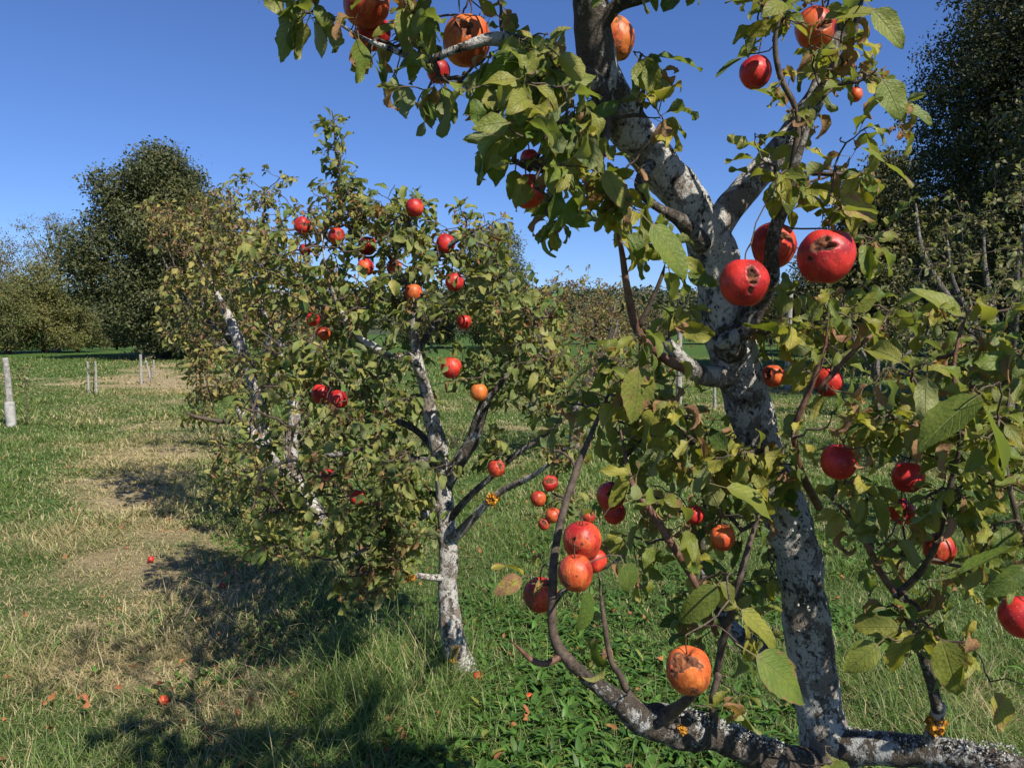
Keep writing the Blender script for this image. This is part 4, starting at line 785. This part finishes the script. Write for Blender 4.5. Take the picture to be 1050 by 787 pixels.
# ------------------------------------------------------------------ big background trees
def big_tree(name, x, y, h, w, label, cat, mat, n, seed, qs=.22, base=.12, barkm='dbark', dens=1., lumps=26, yel=.2, brown=0., group='trees round the meadow', trunk_r=None, flatq=.55, shape=1.):
    rng = np.random.default_rng(seed); z0 = float(gz(np.array([float(x)]), np.array([float(y)]))[0]); t = thing(name, (x, y, z0), label, cat, group)
    R = trunk_r or h*.028; ma = MA(); lean = rng.normal(0, .02*h, 2); top = np.array([x+lean[0], y+lean[1], z0+h*.5])
    tube(ma, smoothpath([[x, y, z0-.2, R*1.5], [x, y, z0+h*.08, R*1.05], [x+lean[0]*.4, y+lean[1]*.4, z0+h*.28, R*.85], [*top, R*.5], [top[0], top[1], z0+h*.82, R*.12]], 5), 12, .12, 3., seed); ma.build('trunk', M[barkm], t)
    C = []
    for k in range(lumps):
        u = (k+.5)/lumps; zz = base+(1-base)*u; prof = math.sin(math.pi*min(1, max(0, (zz-base)/(1-base)))**.75)**.6*shape
        az = k*2.399+rng.uniform(-.3, .3); rad = w*.5*prof*rng.uniform(.45, .88)
        C.append((x+rad*math.cos(az), y+rad*math.sin(az), z0+h*(zz*.93), w*rng.uniform(.11, .20)*(.5+.6*prof)))
    C.append((x, y, z0+h*.55, w*.3)); C.append((x, y, z0+h*.35, w*.28))
    mb = MA()
    for (cx, cy, cz, r) in C[:-2]:
        s = np.array([x, y, max(z0+h*.12, cz-h*.22)]); e = np.array([cx, cy, cz]); md = (s+e)/2+[0, 0, -.03*h]
        tube(mb, smoothpath([[*s, R*.35], [*md, R*.22], [*e, R*.07]], 4), 6, .1, 3., seed)
        for q in range(3):
            e2 = e+norm(rng.normal(0, 1, 3))*r*.9; tube(mb, smoothpath([[*e, R*.09], [*((e+e2)/2+rng.normal(0, .05*r, 3)), R*.06], [*e2, R*.02]], 3), 4, 0)
    mb.build('branches', M[barkm], t)
    C = np.array(C); vol = C[:, 3]**2; per = 26; n = int(n*1.5); nc = n//per+1
    idx = rng.choice(len(C), nc, p=vol/vol.sum()); d = norm(rng.normal(0, 1, (nc, 3))); d[:, 2] *= .85
    rr = C[idx, 3]*rng.uniform(.25, 1., nc)**.45; bump_ = .95+.28*fbm(d*2.0+idx[:, None]*7.7, seed, 4); cen = C[idx, :3]+d*(rr*bump_)[:, None]
    J = np.repeat(np.arange(nc), per)[:n]; sz = rng.uniform(.6, 1.7, nc)*qs*1.15     # leaves gather on sprays, leaving gaps
    pos = cen[J]+norm(rng.normal(0, 1, (n, 3)))*(rng.uniform(0, 1, (n, 1))**.4)*sz[J][:, None]*[1.7, 1.7, 1.1]; d = d[J]
    keep = (vnoise(pos/(qs*7), seed+4) > -.42*dens) & (pos[:, 2] > z0+.25); pos = pos[keep]; d = d[keep]; m = len(pos)
    s = qs*rng.uniform(.3, .75, m); a = norm(rng.normal(0, 1, (m, 3))+[0, 0, -.2]); nn = norm(d*.7+np.array([0, 0, .5])+rng.normal(0, .6, (m, 3)))
    col = np.zeros((m, 4)); col[:, 0] = np.clip(rng.normal(yel, .12, m)+.3*vnoise(pos/(w*.16), seed+8)+.12*_h(J, J*0, J*0, seed)[keep], 0, 1); col[:, 2] = np.clip(.5+.8*(_h(J, J*0, J*0+1, seed)[keep]-.5)+rng.normal(0, .22, m), 0, 1); col[:, 1] = (rng.uniform(0, 1, m) < brown)*.8
    ml = MA(); leaves(ml, pos, a, nn, s, s*flatq, np.full(m, .35), rng.uniform(.1, 1., m), col, nt=2, ns=2 if m > 30000 else 3, pet=0, wave=0, rng=rng, serr=0, petw=None)
    ml.build('crown', M[mat], t)
    return t

big_tree('oak_tree', at(168, 38), 38, 10.4, 6.7, 'tall dark green oak standing at the left of the meadow', 'oak tree', 'oakl', 70000, 61, qs=.30, base=.05, yel=.15, dens=1.6, lumps=42, shape=1.08)
big_tree('broadleaf_tree', at(212, 44), 44, 9.4, 6.6, 'shorter dark tree close behind the right side of the left oak', 'tree', 'oak', 32000, 62, qs=.36, base=.05, yel=.45, dens=2)
big_tree('bare_tree', at(58, 52), 52, 9.4, 6.5, 'thin grey tree with sparse leaves rising above the bushes at the far left', 'tree', 'bush', 9000, 63, qs=.22, base=.25, barkm='gbark', dens=.6, lumps=24, brown=.3, trunk_r=.22)
big_tree('bare_tree', at(-5, 48), 48, 7.6, 5.5, 'brownish tree cut by the left edge of the meadow', 'tree', 'bush', 9000, 64, qs=.24, base=.1, barkm='gbark', dens=.9, brown=.6)
big_tree('bush', at(46, 47), 47, 5.6, 4.6, 'rounded yellow green bush under the thin grey tree', 'bush', 'bush', 16000, 65, qs=.26, base=.0, yel=.45, dens=1.6)
big_tree('bush', at(8, 45), 45, 4.2, 4.0, 'low olive bush at the far left below the brownish tree', 'bush', 'bush', 11000, 66, qs=.25, base=.0, yel=.15, brown=.1, dens=1.6)
big_tree('bush', at(80, 50), 50, 3.6, 3.6, 'olive bush filling the gap left of the dark oak', 'bush', 'bush', 11000, 67, qs=.25, base=.0, yel=.1, brown=.15, dens=1.5)
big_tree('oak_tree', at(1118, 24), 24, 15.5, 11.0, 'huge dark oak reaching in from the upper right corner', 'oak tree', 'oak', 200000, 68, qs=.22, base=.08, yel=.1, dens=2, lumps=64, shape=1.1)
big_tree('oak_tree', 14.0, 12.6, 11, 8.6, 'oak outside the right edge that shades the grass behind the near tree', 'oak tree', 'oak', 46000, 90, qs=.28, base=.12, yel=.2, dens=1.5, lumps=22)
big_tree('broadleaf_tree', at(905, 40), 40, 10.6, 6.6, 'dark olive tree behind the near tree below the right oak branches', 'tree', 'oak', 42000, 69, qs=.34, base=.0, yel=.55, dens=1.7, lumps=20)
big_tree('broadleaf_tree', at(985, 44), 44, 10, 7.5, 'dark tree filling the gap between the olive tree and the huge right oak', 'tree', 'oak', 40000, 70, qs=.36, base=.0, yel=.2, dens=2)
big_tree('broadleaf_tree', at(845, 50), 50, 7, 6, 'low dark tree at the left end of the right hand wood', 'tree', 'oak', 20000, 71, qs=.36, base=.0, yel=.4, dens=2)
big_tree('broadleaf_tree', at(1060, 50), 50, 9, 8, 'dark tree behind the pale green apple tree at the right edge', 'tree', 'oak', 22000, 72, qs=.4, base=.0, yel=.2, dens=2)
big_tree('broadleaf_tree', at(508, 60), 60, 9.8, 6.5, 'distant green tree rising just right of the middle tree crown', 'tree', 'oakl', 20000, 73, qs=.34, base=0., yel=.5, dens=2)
for k, (px, d, h, w, yl, bw, lb) in enumerate([(560, 70, 4.6, 7, .5, .3, 'low brown green thicket far behind the brown apple tree'), (620, 75, 5.0, 8, .6, .3, 'yellowish bush far off just left of the tall white post'), (668, 80, 4.0, 6, .3, .2, 'small distant bush directly behind the tall white post'),
        (735, 72, 5.0, 8, .3, .1, 'green bush far off beside the near trunk'), (790, 66, 5.0, 7, .25, .1, 'dark bush far off between the trunk and the right hand wood'), (505, 68, 4.4, 7, .3, .2, 'distant bush showing between the middle tree branches'), (440, 66, 4.5, 8, .3, .2, 'distant bush hidden mostly by the middle tree crown'), (350, 64, 5, 8, .3, .2, 'distant bush behind the left half of the middle tree'), (120, 58, 3.2, 6, .3, .1, 'low hedge bush left of the oak shadow'), (275, 60, 5.5, 8, .3, .1, 'distant bush just right of the left oak')]):
    big_tree('bush', at(px, d), d, h*(.62+.5*((k*37) % 10)/10), w*(.6+.05*(k % 4)), lb, 'bush', 'bush' if yl > .3 else 'wood_far', 8500, 80+k, qs=.32, base=0., yel=yl, brown=bw*.4, dens=1.6, lumps=12)

# ------------------------------------------------------------------ far hill and wood
def hill():
    rng = np.random.default_rng(5); xs = np.linspace(-420, 420, 160); ys = np.linspace(150, 420, 60); X, Y = np.meshgrid(xs, ys)
    def hz(x, y): return 13*sstep(150, 330, y)*(1+.22*fb2(x, y, .009, 31, 3))-1.
    Z = hz(X, Y); n, m = X.shape; i = np.arange(n-1)[:, None]*m; j = np.arange(m-1)[None]; f = np.stack([i+j, i+j+1, i+m+j+1, i+m+j], -1).reshape(-1, 4)
    ma = MA(); ma.add(np.stack([X, Y, Z], -1), f, np.tile([.15, 1, 0, 0], (n*m, 1))); o = ma.build('hill', plain_mat('hill_soil', (.03, .045, .02), (.06, .075, .035), .3, .95, .2, .3)); tag(o, kind='structure')
    N = 2600; tx = rng.uniform(-260, 260, N); ty = rng.uniform(185, 335, N); tz = hz(tx, ty); R = rng.uniform(2.2, 4.6, N); q = 34
    d = norm(rng.normal(0, 1, (N*q, 3))); d[:, 2] = np.abs(d[:, 2])*1.3; I = np.repeat(np.arange(N), q)
    pos = np.stack([tx, ty, tz], -1)[I]+d*R[I][:, None]*rng.uniform(.7, 1.05, N*q)[:, None]; m = N*q
    col = np.zeros((m, 4)); tint = rng.uniform(0, 1, N); col[:, 0] = (tint[I]**4)*.8; col[:, 2] = np.clip(tint[I]+rng.normal(0, .3, m), 0, 1)
    s = rng.uniform(.8, 1.9, m); mb = MA(); leaves(mb, pos, norm(rng.normal(0, 1, (m, 3))), d+rng.normal(0, .4, (m, 3)), s, s*.7, np.full(m, .3), np.full(m, .4), col, nt=2, ns=2, pet=0, wave=0, rng=rng, serr=0, petw=None)
    o = mb.build('far_woods', M['wood_far']); tag(o, 'dark wooded ridge along the horizon beyond the meadow', 'woods', kind='stuff')
hill()

# ------------------------------------------------------------------ stakes and saplings
def stake(px, pbase, ptop, wpx, lean, label, guard=False):
    x, d = gp(px, pbase); z0 = float(gz(np.array([x]), np.array([d]))[0]); h = (pbase-ptop)/F*d; r = wpx*d/F/2
    t = thing('wooden_stake', (x, d, z0), label, 'stake', 'wooden stakes in the meadow'); ma = MA()
    tube(ma, smoothpath([[x, d, z0-.1, r*1.1], [x+lean*h*.3, d, z0+h*.35, r], [x+lean*h*.68, d+.01, z0+h*.7, r*.92], [x+lean*h, d, z0+h*.99, r*.85], [x+lean*h, d, z0+h, r*.6]], 4), 8, .10, 9., int(px)); ma.build('pole', M['post'], t)
    if guard:
        mg = MA(); tube(mg, smoothpath([[x+.005, d-.01, z0-.02, r*1.3], [x+lean*h*.15, d-.01, z0+h*.18, r*1.5], [x+lean*h*.3, d-.01, z0+h*.36, r*1.3]], 5), 16, .14, 9., 5); mg.build('tree_guard', M['guard'], t)
    return x, d, z0, h
def sapling(x, d, z0, h, label, n, seed):
    rng = np.random.default_rng(seed); t = thing('sapling', (x, d, z0), label, 'sapling', 'young trees tied to stakes'); ma = MA(); sk = Skel()
    q = smoothpath([[x, d, z0, .010], [x+.02, d, z0+h*.5, .008], [x-.01, d, z0+h, .004]], 5); tube(ma, q, 6); ma.build('trunk', M['twig'], t); sk.add_path(q)
    pts = np.array([[x+rng.normal(0, .11), d+rng.normal(0, .11), z0+h*rng.uniform(.45, 1.15)] for _ in range(n)]); tw, D = grow(sk, pts, rng, tipr=.0025); tw.build('twigs', M['twig'], t)
    ml = MA(); spur_leaves(ml, pts, D, rng, (3, 5), (.05, .09), np.array([.4, .1]), nt=3, ns=3); ml.build('crown', M['pear'], t)
a = stake(12, 438, 368, 7, -.05, 'leaning stake with a pale guard round its foot at the far left edge', True); sapling(a[0]+.14, a[1]+.15, a[2], .8, 'leafy sapling tied beside the leaning stake with the pale guard', 16, 1)
b_ = stake(91, 404, 371, 2.6, .0, 'thin stake on the left side of the caged sapling'); stake(99, 405, 371, 2.6, 0., 'thin stake on the right side of the caged sapling'); sapling(b_[0]+.08, b_[1]+.05, b_[2], .78, 'small caged sapling with a tuft of green leaves between two thin stakes', 9, 2)
c_ = stake(145, 394, 364, 3.2, 0., 'thicker upright stake nearest the oak shadow'); stake(155, 392, 370, 2.6, -.22, 'slanting thin stake right of the thicker upright one'); stake(158, 386, 369, 2., 0, 'shortest stake furthest right in front of the oak shadow'); sapling(c_[0]+.2, c_[1]+.1, c_[2], .75, 'sparse sapling between the upright and the slanting stake', 8, 3)
stake(696, 416, 331, 6, .0, 'tall white weathered post standing left of the near trunk')
stake(733, 418, 394, 3.2, -.03, 'short thin pale stake between the tall white post and the near trunk')
stake(807, 400, 292, 6.5, .01, 'tall pale post hidden partly by leaves right of the near trunk')
stake(548, 432, 400, 5, .0, 'short pale stake below the brown leaved apple tree')
